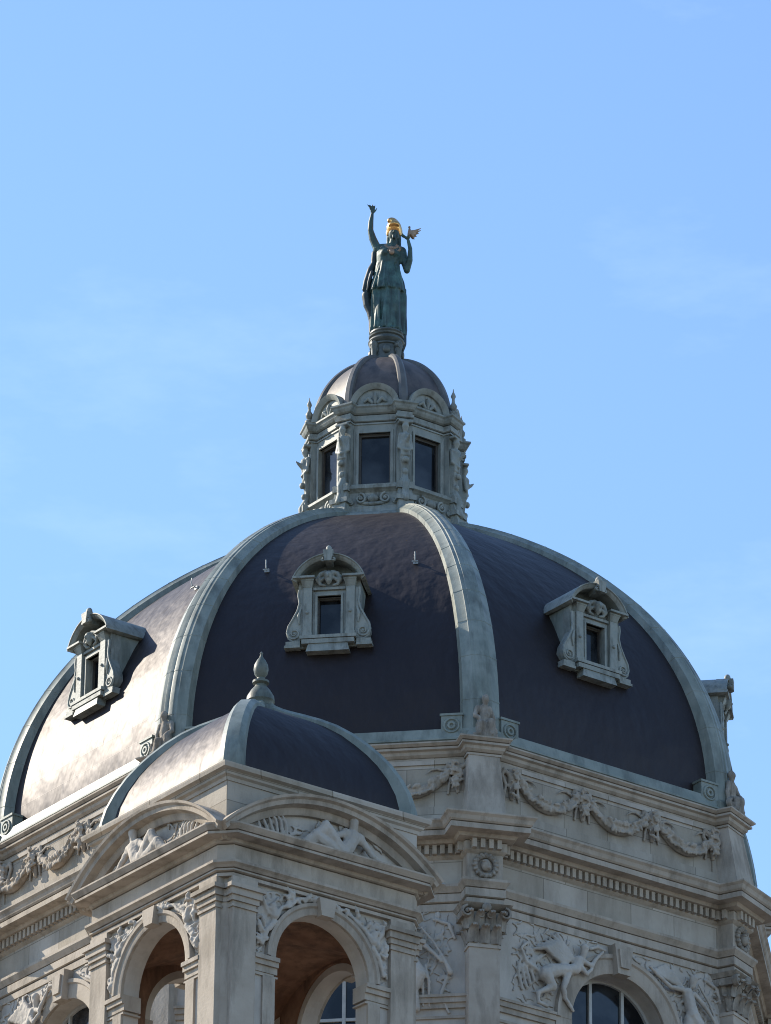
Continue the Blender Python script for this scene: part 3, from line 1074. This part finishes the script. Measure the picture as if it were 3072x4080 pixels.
lcart = mb.mesh('cartouche', M['zinc'], 50)
mb = MB()   # corner pier with a bracketed herm
mb.box(-.2, .2, -LA / C22 - .1, -LA / C22 + .3, 11.46, 13.5)
mb.box(-.25, .25, -LA / C22 - .32, -LA / C22 + .3, 11.3, 11.5)
mb.box(-.29, .29, -LA / C22 - .42, -LA / C22 + .3, 10.9, 11.04)
mb.taper((-.24, .24, -LA / C22 - .5, -LA / C22 + .3), (-.2, .2, -LA / C22 - .26, -LA / C22 + .3), 10.4, 11.3)
lpier = mb.mesh('corner_pier', M['zinc'])
yc = -LA / C22
mb = MB()
mb.chain([(0, yc - .22, 13.28, .11), (0, yc - .2, 13.12, .06)])
mb.chain([(-.12, yc - .16, 13.0, .09), (.12, yc - .16, 13.0, .09)])
mb.chain([(0, yc - .22, 12.95, .14), (0, yc - .2, 12.6, .12)])
mb.box(-.14, .14, yc - .28, yc, 12.35, 12.75)
mb.taper((-.09, .09, yc - .16, yc), (.15 * -1, .15, yc - .26, yc), 11.6, 12.4)
mb.box(-.15, .15, yc - .24, yc, 11.48, 11.62)
mb.chain([(-.15, yc - .16, 12.95, .06), (-.19, yc - .2, 12.6, .05), (0, yc - .3, 12.5, .05)])
mb.chain([(.15, yc - .16, 12.95, .06), (.19, yc - .2, 12.6, .05), (0, yc - .3, 12.5, .05)])
mb.ball((0, yc - .3, 12.2), (.1, .08, .1)); mb.ball((0, yc - .24, 11.85), (.09, .08, .1))
mb.box(-.2, .2, yc - .3, yc, 13.38, 13.46)
mb.chain([(0, yc - .2, 12.72, .1), (.05, yc - .42, 12.86, .05), (.05, yc - .5, 12.93, .02)])
mb.chain([(0, yc - .15, 11.7, .12), (0, yc - .3, 11.45, .1), (0, yc - .26, 11.2, .12), (0, yc - .38, 10.95, .1)])
lherm = remesh(mb, 'herm', M['zinc'], .022, 1)
mb = MB()
mb.ring_loft(oct_path(LA, .2, LA / C22 + .14), [(-.2, 13.5), (.03, 13.5), (.03, 13.58), (.06, 13.6), (.06, 13.68), (.02, 13.7), (.02, 13.82), (.07, 13.85), (.11, 13.92), (.13, 13.98), (.17, 14.02), (.17, 14.07), (-.6, 14.11)])
link('lantern_cornice', mb.mesh('lantern_cornice', M['zinc']), lantern)
# little arched pediments
arc2, r2_, cz2, a2 = seg_arch(.68, 14.11, .62)
mb = MB()
mb.arc_sweep(0, cz2, [(r2_ - .12, -LA + .02), (r2_ - .12, -LA - .06), (r2_ - .05, -LA - .12), (r2_ + .03, -LA - .16), (r2_ + .03, -LA + .9), (r2_ - .05, -LA + .9)], PI / 2 - a2 * 1.1, PI / 2 + a2 * 1.1, 18)
mb.prism([(x * .92, z - .06) for x, z in arc2], -LA + .0, -LA + .5)
lped = mb.mesh('pediment', M['zinc'], 35)
mb = MB()
for sx in (-1, 0, 1):
    mb.chain([(sx * .08, -LA - .03, 14.18, .05), (sx * .2, -LA - .06, 14.3 + .06 * (sx == 0), .06), (sx * .3, -LA - .04, 14.22 + .25 * (sx == 0), .04)])
    mb.ball((sx * .16, -LA - .04, 14.42 - .1 * abs(sx)), (.06, .05, .05))
lorn = mb.mesh('palmette', M['zinc'], 50)
# copper cap
LH, LR = 2.38, 1.93
def lprof(t): return LR * math.cos(t * PI / 2) ** .98, 14.08 + LH * math.sin(t * PI / 2)
tl = [i / 30 * .83 for i in range(31)]
mb = MB()
mb.rings([[tuple(K(k) @ Vector((0, -lprof(t)[0] / C22, lprof(t)[1]))) for k in range(8)] for t in tl], True, True)
link('cupola_cap', mb.mesh('cupola_cap', M['cap'], 25), lantern)
mb = MB()
rg = []
for i, t in enumerate(tl):
    r_, z = lprof(t); r_ /= C22
    a, b = lprof(max(t - .02, 0)), lprof(t + .02)
    tr, tz = (b[0] - a[0]) / C22, b[1] - a[1]; l_ = math.hypot(tr, tz); nr, nz_ = tz / l_, -tr / l_
    hw = .14 - .05 * i / 30
    rg.append([(x * hw, -(r_ + nr * o), z + nz_ * o) for x, o in ((-1, -.1), (-1, .04), (-.5, .085), (.5, .085), (1, .04), (1, -.1))])
mb.rings(rg, True, True)
lrib = mb.mesh('cap_rib', M['cap_rib'], 30)
mb = MB()
mb.lathe([(.13, 14.1), (.13, 14.28), (.06, 14.34), (.1, 14.42), (.11, 14.5), (.05, 14.6), (.04, 14.72), (.075, 14.8), (.06, 14.86), (.02, 14.95), (.008, 15.05)], 12, Matrix.Translation((0, yc - .12, 0)))
mb.box(-.17, .17, yc - .28, yc + .1, 14.05, 14.16)
lfin = mb.mesh('spire_finial', M['zinc'], 40)
for k in FACES:
    link('lantern_wall', lwall, lantern, F(k))
    link('window_pane', lpane, lantern, F(k))
    link('window_sash', lsash, lantern, F(k))
    link('cartouche', lcart, lantern, F(k))
    link('corner_pier', lpier, lantern, K(k))
    link('herm', lherm, lantern, K(k))
    link('pediment', lped, lantern, F(k))
    link('palmette', lorn, lantern, F(k))
    link('cap_rib', lrib, lantern, K(k))
    if k not in (0, 7):
        link('spire_finial', lfin, lantern, K(k))
# statue pedestal
mb = MB()
mb.lathe([(.66, 15.95), (.64, 16.2), (.56, 16.36), (.5, 16.44), (.47, 16.5), (.45, 16.56), (.45, 16.9), (.49, 16.93), (.49, 16.97), (.45, 16.99), (.52, 17.05), (.54, 17.1), (.52, 17.15), (.46, 17.17), (.46, 17.22), (.51, 17.25), (.52, 17.29), (.47, 17.32), (.5, 17.36), (.49, 17.41), (.3, 17.44), (0, 17.44)], 32)
for i in range(4):
    T = Rz(45 + 90 * i + 9)
    volute(mb, (0, -.5, 16.86), .12, .12, 1.3, 1, .05, T @ Rz(0))
    mb.chain([(0, -.5, 16.5, .08), (0, -.49, 16.7, .1), (0, -.5, 16.9, .12)], T)
for i in range(8):
    T = Rz(45 * i + 9)
    mb.ball((0, -.47, 16.72), (.12, .06, .14), T)
link('pedestal', mb.mesh('pedestal', M['bronze_dark'], 40), lantern)

# ================================================================== CROWNING STATUE
statue = thing('crowning_statue', 'green bronze robed goddess in gilded helmet, arm raised, standing atop the lantern', 'statue',
               Matrix.Translation((0, 0, 17.40)) @ Rz(9))
def cloth(mb, rows, folds, amp, seed, n=56):
    r_ = random.Random(seed)
    ph = [r_.random() * 6.28 for _ in range(4)]
    rg = []
    for z, cx, cy, rx, ry in rows:
        row = []
        for i in range(n):
            a = 2 * PI * i / n
            f = 1 + amp * 1.25 * (math.sin(folds * a + ph[0] + z * .5) + .6 * math.sin((folds * 1.7 // 1) * a + ph[1] - z * .8))
            row.append((cx + rx * f * math.cos(a), cy + ry * f * math.sin(a), z))
        rg.append(row)
    mb.rings(rg, True, True)
mb = MB()
cloth(mb, [(0, .03, 0, .45, .38), (.25, .03, 0, .43, .36), (.7, .03, -.01, .43, .35), (1.1, .02, -.02, .45, .36), (1.5, .02, 0, .45, .35)], 8, .135, 3)
mb.chain([(.18, -.2, 1.4, .17), (.2, -.27, .85, .13), (.16, -.2, .2, .1)])        # bent leg through the cloth
mb.chain([(-.16, -.14, 1.4, .17), (-.17, -.17, .8, .13), (-.15, -.18, .15, .1)])
mb.chain([(.16, -.32, .04, .07), (.17, -.44, .03, .05)]); mb.chain([(-.16, -.3, .04, .07), (-.18, -.42, .03, .05)])
cloth(mb, [(1.38, 0, 0, .50, .40), (1.6, .0, 0, .48, .38), (1.95, .02, 0, .41, .32), (2.2, .02, 0, .355, .27), (2.35, .03, 0, .335, .26)], 8, .06, 5)
cloth(mb, [(2.3, .03, 0, .34, .26), (2.55, .05, -.02, .375, .28), (2.75, .07, -.01, .40, .25), (2.92, .11, 0, .30, .18)], 6, .02, 8)
mb.ball((-.08, -.22, 2.6), .13); mb.ball((.2, -.22, 2.58), .13)
mb.chain([(-.28, 0, 2.84, .15), (.1, 0, 2.90, .13), (.42, 0, 2.76, .15)])
mb.chain([(.16, 0, 2.9, .12), (.18, -.03, 3.12, .11)])
mb.ball((.19, -.05, 3.32), (.165, .19, .23))                                       # head
mb.ball((.19, -.24, 3.30), (.03, .05, .05)); mb.ball((.19, -.21, 3.18), (.06, .04, .025))
mb.ball((.19, -.2, 3.12), (.06, .05, .04))
for sx in (-1, 1):
    mb.ball((.19 + sx * .065, -.21, 3.35), (.035, .03, .02))
    mb.chain([(.19 + sx * .15, .05, 3.3, .07), (.19 + sx * .16, .06, 3.1, .06), (.19 + sx * .17, .02, 2.92, .05)])   # hair locks
# raised arm
mb.chain([(-.30, 0, 2.86, .13), (-.43, -.04, 3.16, .115), (-.50, -.08, 3.42, .09), (-.49, -.1, 3.68, .08), (-.455, -.12, 3.94, .05)])
mb.ball((-.445, -.13, 4.03), (.07, .035, .085))
for (dx, dz, l_) in ((-.06, .07, .17), (-.025, .09, .16), (.01, .09, .18), (.045, .08, .14)):
    mb.chain([(-.445 + dx * .8, -.13, 4.06, .024), (-.45 + dx * 1.5, -.15, 4.06 + l_ * .55, .02), (-.46 + dx * 2.2 - .01, -.19, 4.06 + l_, .016)])
mb.chain([(-.40, -.13, 4.00, .028), (-.345, -.16, 4.05, .022), (-.32, -.18, 4.11, .018)])
# other arm, bent, carrying the gilded figure
mb.chain([(.44, 0, 2.74, .13), (.51, -.02, 2.4, .11), (.58, -.06, 2.1, .095), (.66, -.14, 2.4, .09), (.67, -.2, 2.75, .065), (.61, -.24, 3.0, .05)])
mb.ball((.58, -.26, 3.08), (.085, .075, .045))
for (dx, dy) in ((-.07, -.08), (-.09, -.03), (-.1, .02), (-.085, .06)):
    mb.chain([(.55 + dx * .4, -.27 + dy * .5, 3.1, .024), (.53 + dx, -.28 + dy, 3.13, .02), (.52 + dx * 1.3, -.28 + dy * 1.2, 3.18, .016)])
mb.chain([(.62, -.31, 3.09, .026), (.63, -.36, 3.13, .02), (.62, -.38, 3.18, .016)])
for i in range(7):                                                                 # skirt fold ridges
    x = -.3 + .1 * i
    mb.chain([(x + .02, -.34 + abs(x) * .35, 1.36, .03), (x * 1.0 + .03 * (-1) ** i, -.42 + abs(x) * .4, .8, .04), (x * 1.1, -.42 + abs(x) * .4, .1, .05)])
for i in range(6):
    x = -.34 + .13 * i
    mb.chain([(x * .6, -.27 + abs(x) * .3, 2.25, .025), (x * .95 + .02 * (-1) ** i, -.38 + abs(x) * .4, 1.8, .04), (x * 1.15, -.44 + abs(x) * .4, 1.40, .055)])
figure = link('figure', remesh(mb, 'figure', M['bronze'], .022, 1), statue)
mb = MB()
# cloak falling on both sides and behind
mb.chain([(-.36, .08, 2.72, .11), (-.39, .1, 2.4, .09), (-.49, .04, 2.15, .10), (-.60, .0, 1.75, .095), (-.68, -.04, 1.46, .05)])
mb.chain([(-.46, .06, 1.75, .13), (-.60, .05, 1.3, .14), (-.56, .06, 1.0, .13), (-.48, .06, .8, .12), (-.43, .06, .5, .1), (-.45, .06, .12, .07)])
mb.chain([(-.44, -.12, 2.0, .06), (-.53, -.14, 1.65, .05), (-.57, -.12, 1.4, .03)])
mb.chain([(.24, .2, 2.3, .1), (.40, .1, 1.75, .12), (.45, .08, 1.3, .14), (.44, .1, .7, .15), (.48, .08, .2, .13), (.47, .06, .0, .12), (.49, .04, -.28, .10), (.46, .03, -.5, .06)])
cloth(mb, [(0, 0, .18, .44, .24), (.9, 0, .18, .46, .24), (1.7, 0, .16, .44, .22), (2.3, -.06, .12, .28, .2), (2.75, -.02, .08, .26, .16)], 7, .05, 11)
link('cloak', remesh(mb, 'cloak', M['cloak'], .022, 1), statue)
mb = MB()   # helmet with brim, cheek curve and high crest
hc = Vector((.19, -.02, 3.52))
mb.ball(hc, (.225, .25, .26), None, 16, 10)
mb.ball(hc + Vector((0, -.2, .0)), (.17, .12, .06), None, 12, 6, Matrix.Rotation(R(-25), 4, 'X'))
fd = Vector((-.62, -.78, 0))
cr = [hc + fd * (.29 * math.cos(R(30 + 12.5 * i))) + Vector((0, 0, -.02 + .28 * math.sin(R(30 + 12.5 * i)))) for i in range(15)]
mb.tube(cr, [.05] + [.08] * 12 + [.065, .03], 8)
mb.tube([hc + (c_ - hc) * .8 for c_ in cr], .06, 8)
mb.chain([(.19, .24, 3.5, .07), (.19, .26, 3.3, .06), (.19, .24, 3.12, .04)])
for sx in (-1, 1):
    mb.chain([(.19 + sx * .19, .02, 3.42, .05), (.19 + sx * .185, .0, 3.32, .04)])
link('helmet', remesh(mb, 'helmet', M['gold'], .018, 1), statue)
mb = MB()   # breast collar
for i in range(11):
    a = PI * i / 10
    mb.ball((.1 + .26 * math.cos(a), -.33 + .2 * abs(math.cos(a)), 2.80 - .17 * math.sin(a)), (.06, .045, .06))
    mb.ball((.12 + .16 * math.cos(a), -.27 + .1 * abs(math.cos(a)), 2.84 - .1 * math.sin(a)), (.06, .045, .06))
mb.ball((.13, -.345, 2.57), (.085, .05, .10))
link('collar', mb.mesh('collar', M['gold_worn'], 60), statue)
mb = MB()   # small gilded winged figure on the palm
mb.chain([(.62, -.26, 3.1, .05), (.64, -.26, 3.24, .055), (.645, -.26, 3.36, .04)])
mb.ball((.64, -.27, 3.43), .04)
for y in (-.2, -.32):
    for j in range(4):
        mb.chain([(.68, y, 3.27 - .03 * j, .035), (.8 - .02 * j, y + .03, 3.3 - .06 * j, .035), (.98 - .06 * j, y + .05, 3.40 - .10 * j, .014)])
link('winged_figurine', remesh(mb, 'winged_figurine', M['gold_worn'], .016, 1), statue)

# ================================================================== SEATED FIGURES ON THE ATTIC CORNERS
def seated(seed, flip):
    mb = MB()
    s = -1 if flip else 1
    y = -10.95
    mb.box(-.42, .42, y - .28, y + .3, .01, .14)
    mb.chain([(0, y + .12, .3, .3), (0, y + .1, .5, .2)])
    mb.chain([(0, y + .1, .45, .24), (s * .03, y + .04, .75, .2), (s * .02, y + .02, .98, .15)])
    mb.chain([(-.2, y + .02, .98, .1), (.2, y + .02, .98, .1)])
    mb.chain([(s * .05, y - .02, 1.08, .075), (s * .06, y - .05, 1.24, .12), (s * .06, y - .02, 1.3, .12)])
    mb.chain([(.12, y, .45, .15), (.2, y - .22, .5, .13), (.22, y - .2, .16, .11), (.22, y - .28, .14, .07)])
    mb.chain([(-.12, y, .45, .15), (-.14, y - .24, .42, .13), (-.2, y - .2, .16, .11), (-.22, y - .28, .14, .07)])
    mb.chain([(s * -.22, y, .96, .09), (s * -.32, y - .08, .72, .075), (s * -.2, y - .22, .6, .06)])
    mb.chain([(s * .22, y, .96, .09), (s * .34, y, .7, .075), (s * .36, y - .05, .4, .06)])
    for i in range(5):
        mb.chain([(-.25 + .12 * i, y - .2, .5, .04), (-.28 + .14 * i, y - .26, .2, .05)])
    volute(mb, (s * .36, y - .1, .3), .13, .12, 1.2, 1, .05)
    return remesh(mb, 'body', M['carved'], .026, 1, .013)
seat_a, seat_b = seated(1, False), seated(2, True)
for k, lab in ((0, 'weathered stone seated figure at the foot of the dome rib right of the centre dormer'),
               (7, 'weathered stone seated figure half hidden behind the small turret roof'),
               (1, 'weathered stone seated figure on the right attic corner, outlined against the sky'),
               (6, 'weathered stone seated figure at the left picture edge below the sunlit dome')):
    me = seat_a if k in (0, 6) else seat_b
    o = link('seated_statue', me, None, K(k) @ Matrix.Translation((0, -10.95, 0)) @ Matrix.Diagonal((.78, .85, .93, 1)) @ Matrix.Translation((0, 10.95, 0)))
    o['label'] = lab; o['category'] = 'statue'; o['group'] = 'stone figures on the attic corners'

# ================================================================== CORNER TURRET
turret = thing('corner_turret', 'open stone turret with round arches, curved pediments and small copper roof', 'turret',
               Matrix.Translation((0.09, -20.36, 0)))
TH = 2.855
def Q(i): return Rz(45 + 90 * i)
# plinth that carries the piers (below the frame)
mb = MB()
mb.ring_loft([(-TH - .35, -TH - .35), (TH + .35, -TH - .35), (TH + .35, TH + .35), (-TH - .35, TH + .35)], [(.2, -34.1), (.2, -20.6), (.3, -20.4), (.3, -20.15), (0, -19.95), (-3, -19.93)], Rz(45))
link('plinth', mb.mesh('plinth', M['ashlar']), turret)
# arcade wall, one per side
mb = MB()
arch_wall(mb, -2.35, 2.35, -20, -9.15, 0, 1.32, -10.85, -TH + .12, -TH + .55)
tw = mb.mesh('arcade_wall', M['relief'])
mb = MB()
for sx in (-1, 1):
    xa, xb = sorted((sx * 1.92, sx * 2.58))
    mb.box(xa, xb, -TH, -TH + .5, -20, -9.75)
    mb.box(xa - .03, xb + .03, -TH - .04, -TH + .5, -9.9, -9.84)
    for (z0, z1, d) in ((-9.75, -9.62, .05), (-9.62, -9.46, .1), (-9.46, -9.36, .16), (-9.36, -9.15, .02)):
        mb.box(xa - d, xb + d, -TH - d, -TH + .5, z0, z1)
    # re-entrant corner strip
mb2 = mb
tp = mb.mesh('pilaster', M['stone'])
mb = MB()
for j, (w, y0) in enumerate(((.30, -TH * 1.4142 + .42), (.17, -TH * 1.4142 + .30))):
    mb.box(-w, w, y0, y0 + .6, -20, -9.75 + .02 * j)
for (z0, z1, d) in ((-9.75, -9.62, .05), (-9.62, -9.46, .09), (-9.46, -9.36, .13), (-9.36, -8.98, .0)):
    mb.box(-.26 - d, .26 + d, -TH * 1.4142 + .32 - d, -TH * 1.4142 + .8, z0, z1)
tc_ = mb.mesh('corner_strip', M['stone'])
mb = MB()   # archivolt, imposts, keystone
mb.arc_sweep(0, -10.85, [(1.32, -TH + .13), (1.32, -TH + .04), (1.37, -TH + .02), (1.48, -TH + .02), (1.52, -TH - .03), (1.60, -TH - .03), (1.60, -TH + .13)], 0, PI, 32)
mb.prism([(-.17, -9.58), (.17, -9.58), (.24, -9.16), (-.24, -9.16)], -TH - .14, -TH + .13)
for sx in (-1, 1):
    xa, xb = sorted((sx * 1.24, sx * 1.92))
    for (z0, z1, d) in ((-10.97, -10.87, .14), (-11.09, -10.97, .09), (-11.25, -11.09, .03), (-11.35, -11.31, .05)):
        mb.box(xa if sx < 0 else xa - 0, xb, -TH + .12 - d, -TH + .56, z0, z1)
    xa, xb = sorted((sx * 1.32, sx * 1.66))
    mb.box(xa, xb, -TH + .06, -TH + .13, -20, -11.35)
ta = mb.mesh('archivolt', M['stone'], 35)
def foliage(seed):
    mb = MB(); mb.thin = .85
    r_ = random.Random(seed)
    yb = -TH + .12
    for sx in (-1, 1):
        # vine along the archivolt with leaves filling the corner
        path = []
        for i in range(12):
            a = R(12 + 70 * i / 11)
            rr = 1.72 + .04 * math.sin(i * 1.7)
            path.append((sx * rr * math.cos(a), yb - .05, -10.85 + rr * math.sin(a)))
        mb.tube(path, .05, 7)
        for i in range(26):
            a = R(8 + 76 * r_.random())
            rmax = min(1.86 / max(math.cos(a), .01), 1.67 / max(math.sin(a), .01), 2.6)
            rr = 1.66 + (rmax - 1.66) * r_.random() ** 1.0
            c = (sx * rr * math.cos(a), yb - .05 - .05 * r_.random(), -10.85 + rr * math.sin(a))
            s_ = .07 + .07 * r_.random()
            an = r_.random() * PI
            d = Vector((math.cos(an), 0, math.sin(an)))
            p0 = Vector(c)
            mb.chain([tuple(p0 - d * s_) + (s_ * .35,), tuple(p0 + Vector((0, -.03, 0))) + (s_ * .55,), tuple(p0 + d * s_ * 1.2) + (s_ * .2,)], None, 6)
        swirls(mb, lambda x, z: 1.66 < math.hypot(x, z + 10.85) and abs(x) < 1.86 and z < -9.22 and z > -11.0 and x * sx > .1, yb, 70, seed * 7 + sx, (sx * .2, sx * 1.86, -11.0, -9.2), .05)
        # winged putto like lump high in the corner
        mb.chain([(sx * 1.45, yb - .1, -9.62, .11), (sx * 1.4, yb - .1, -9.85, .13), (sx * 1.2, yb - .08, -9.6, .06), (sx * .9, yb - .08, -9.42, .05)])
        mb.chain([(sx * 1.55, yb - .07, -9.8, .06), (sx * 1.72, yb - .07, -9.5, .07), (sx * 1.78, yb - .05, -9.3, .03)])
        mb.chain([(sx * 1.4, yb - .1, -10.0, .1), (sx * 1.6, yb - .1, -10.25, .08), (sx * 1.72, yb - .08, -10.6, .05)])
    return remesh(mb, 'vine_relief', M['relief'], .022, 1, .013)
tf = [foliage(3), foliage(4)]
# entablature ring and attic
sq = [(-TH, -TH), (TH, -TH), (TH, TH), (-TH, TH)]
def sq_path(h, cut):
    pts = []
    for (sx, sy) in ((-1, -1), (1, -1), (1, 1), (-1, 1)):
        a = (sx * h, sy * (h - cut)); b = (sx * (h - cut), sy * h)
        pts += [a, b] if sx * sy > 0 else [b, a]
    return pts
sp_ = sq_path(TH, .27)
mb = MB()
mb.ring_loft(sp_, [(-.5, -9.15), (.0, -9.15), (.0, -9.04), (.05, -9.02), (.05, -8.95), (.10, -8.9), (.16, -8.86), (.16, -8.8), (.01, -8.77), (.01, -8.36), (.06, -8.34), (.1, -8.27), (.40, -8.25), (.40, -8.16), (.45, -8.1), (.49, -8.05), (.49, -8.01), (-.2, -7.97)], Rz(45))
te = link('entablature', mb.mesh('entablature', M['stone']), turret)
arcp, rp_, czp, ap_ = seg_arch(3.11, -8.06, 1.27, 28)
mb = MB()
mb.arc_sweep(0, czp, [(rp_ - .36, -TH + .3), (rp_ - .36, -TH - .06), (rp_ - .3, -TH - .1), (rp_ - .2, -TH - .12), (rp_ - .16, -TH - .32), (rp_ - .06, -TH - .34), (rp_ - .02, -TH - .42), (rp_ + .04, -TH - .44), (rp_ + .04, -TH + .3)], PI / 2 - ap_, PI / 2 + ap_, 32)
tpd = mb.mesh('pediment', M['stone'], 30)
mb = MB()
mb.prism([(x * .97, z - .2) for x, z in arcp], -TH + .05, -TH + .3)
ttymp = mb.mesh('tympanum', M['relief'])
def reclining(flip):
    mb = MB(); mb.thin = .82
    s = -1 if flip else 1
    yb = -TH + .05
    def c(pts): mb.chain([(s * x, yb - d, z, r_) for x, d, z, r_ in pts])
    c([(.62, .2, -7.22, .14), (.62, .16, -7.42, .1)])                                   # head
    c([(.45, .14, -7.5, .16), (.8, .14, -7.52, .15)])
    c([(.6, .16, -7.55, .2), (.45, .2, -7.78, .2), (.3, .2, -7.95, .2)])
    c([(.3, .2, -7.92, .2), (-.15, .26, -7.5, .15), (-.5, .2, -7.9, .12), (-.75, .2, -7.97, .08)])
    c([(.25, .2, -7.95, .18), (-.4, .26, -7.72, .14), (-.7, .2, -7.96, .1), (-1.0, .2, -7.98, .07)])
    c([(.85, .16, -7.55, .1), (1.1, .2, -7.8, .08), (1.35, .16, -7.95, .07)])
    c([(.4, .16, -7.5, .1), (.1, .22, -7.62, .08), (-.1, .24, -7.4, .06)])
    for i in range(6):                                                                    # attribute at the feet, drapery
        c([(-1.0 - .11 * i, .08, -7.95, .05), (-1.05 - .13 * i, .08, -7.6 + .05 * i - .02 * i * i, .05), (-1.15 - .12 * i, .06, -7.42 - .04 * i, .025)])
    swirls(mb, lambda x, z: abs(x) < 2.1 and -7.97 < z < -7.15 - .16 * x * x, yb, 34, 5 + flip, (-2.0, 2.0, -7.97, -7.2), .045)
    for i in range(4):
        c([(1.2 + .22 * i, .1, -7.98, .09 - .012 * i), (1.35 + .22 * i, .08, -7.85 - .02 * i, .06)])
    c([(.2, .12, -7.98, .08), (.9, .14, -7.98, .1), (1.5, .1, -7.99, .06)])
    return remesh(mb, 'reclining_relief', M['relief'], .023, 1, .013)
trec = [reclining(False), reclining(True)]
mb = MB()
hb = TH - .12
mb.box(-hb, hb, -hb, hb, -8.2, -6.62, Rz(45))
mb.ring_loft([(-hb, -hb), (hb, -hb), (hb, hb), (-hb, hb)], [(-.2, -6.78), (.03, -6.78), (.05, -6.7), (.12, -6.66), (.14, -6.58), (.24, -6.54), (.26, -6.46), (.26, -6.42), (-.3, -6.38)], Rz(45))
link('attic', mb.mesh('attic', M['ashlar']), turret)
mb = MB()   # inner vault
n = 20
hi = TH - .5
vs, fs = [], []
for i in range(n + 1):
    for j in range(n + 1):
        x, y = -hi + 2 * hi * i / n, -hi + 2 * hi * j / n
        m_ = min(abs(x), abs(y)) / (hi + .05)
        vs.append((x, y, -10.9 + 1.6 * math.sqrt(max(0, 1 - m_ * m_))))
for i in range(n):
    for j in range(n):
        a = i * (n + 1) + j
        fs.append((a, a + 1, a + n + 2, a + n + 1))
mb.add(vs, fs, Rz(45))
for i in range(4):   # plastered inner faces of the walls
    arch_wall(mb, -hi, hi, -20, -9.3, 0, 1.5, -10.85, -hi - .03, -hi + .12, Q(i))
    mb.box(-.2, .2, -hi * 1.4142, -hi * 1.4142 + .4, -20, -11.1, Rz(90 * i))
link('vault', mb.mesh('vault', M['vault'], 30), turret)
for i in range(4):
    link('arcade_wall', tw, turret, Q(i))
    link('pilaster', tp, turret, Q(i))
    link('archivolt', ta, turret, Q(i))
    link('vine_relief', tf[i % 2], turret, Q(i))
    link('pediment', tpd, turret, Q(i))
    link('tympanum', ttymp, turret, Q(i))
    link('corner_strip', tc_, turret, Rz(90 * i))
for i in (0, 3):
    link('reclining_relief', trec[0 if i == 0 else 1], turret, Q(i) @ Matrix.Translation((0, -.02, -8.03)) @ Matrix.Diagonal((1.12, 1, 1.25, 1)) @ Matrix.Translation((0, 0, 8.0)))
# roof: four bell-shaped copper sides and corner ribs
rprof = [(3.72, -6.42), (3.72, -6.2), (3.62, -5.85), (3.42, -5.45), (3.16, -5.07), (2.9, -4.78), (2.6, -4.5), (2.25, -4.22), (1.85, -3.97), (1.45, -3.79), (1.08, -3.66), (.8, -3.57), (.55, -3.48), (.35, -3.38), (.2, -3.25)]
RT = Matrix.Translation((.05, 0, 0))
mb = MB()
rg = []
for r_, z in rprof:
    row = []
    for i in range(4):
        a = Vector((r_ * math.sin(PI / 2 * i), -r_ * math.cos(PI / 2 * i))); b = Vector((r_ * math.sin(PI / 2 * (i + 1)), -r_ * math.cos(PI / 2 * (i + 1))))
        for j in range(8):
            p = a.lerp(b, j / 8)
            row.append((p.x, p.y, z + .012 * noise.noise(Vector((p.x * 1.5, p.y * 1.5, z * 2)))))
    rg.append(row)
mb.rings(rg, True, True)
roof = link('turret_roof', mb.mesh('turret_roof', M['copper'], 35), turret, RT)
mb = MB()
rg = []
for i, (r_, z) in enumerate(rprof):
    a = rprof[max(i - 1, 0)]; b = rprof[min(i + 1, len(rprof) - 1)]
    tr, tz = b[0] - a[0], b[1] - a[1]; l_ = math.hypot(tr, tz); nr, nz_ = tz / l_, -tr / l_
    hw = .30 - .14 * i / len(rprof)
    rg.append([(x * hw, -(r_ + nr * o), z + nz_ * o) for x, o in ((-1, -.34), (-1, .0), (-.55, .09), (.55, .09), (1, .0), (1, -.34))])
mb.rings(rg, True, True)
trib = mb.mesh('rib', M['patina'], 30)
for i in range(4):
    link('rib', trib, roof, Rz(90 * i))
mb = MB()
mb.lathe([(.44, -3.46), (.42, -3.34), (.34, -3.26), (.34, -3.16), (.38, -3.1), (.36, -2.96), (.26, -2.78), (.16, -2.66), (.14, -2.6), (.22, -2.56), (.22, -2.5), (.12, -2.46), (.1, -2.4), (.17, -2.3), (.2, -2.16), (.18, -2.02), (.11, -1.88), (.05, -1.8), (.03, -1.72), (.045, -1.68), (.0, -1.62)], 24)
mb.v = [Vector((v_[0] * .92, v_[1] * .92, -3.46 + (v_[2] + 3.46) * .90)) for v_ in mb.v]
link('finial', mb.mesh('finial', M['finial'], 40), roof)
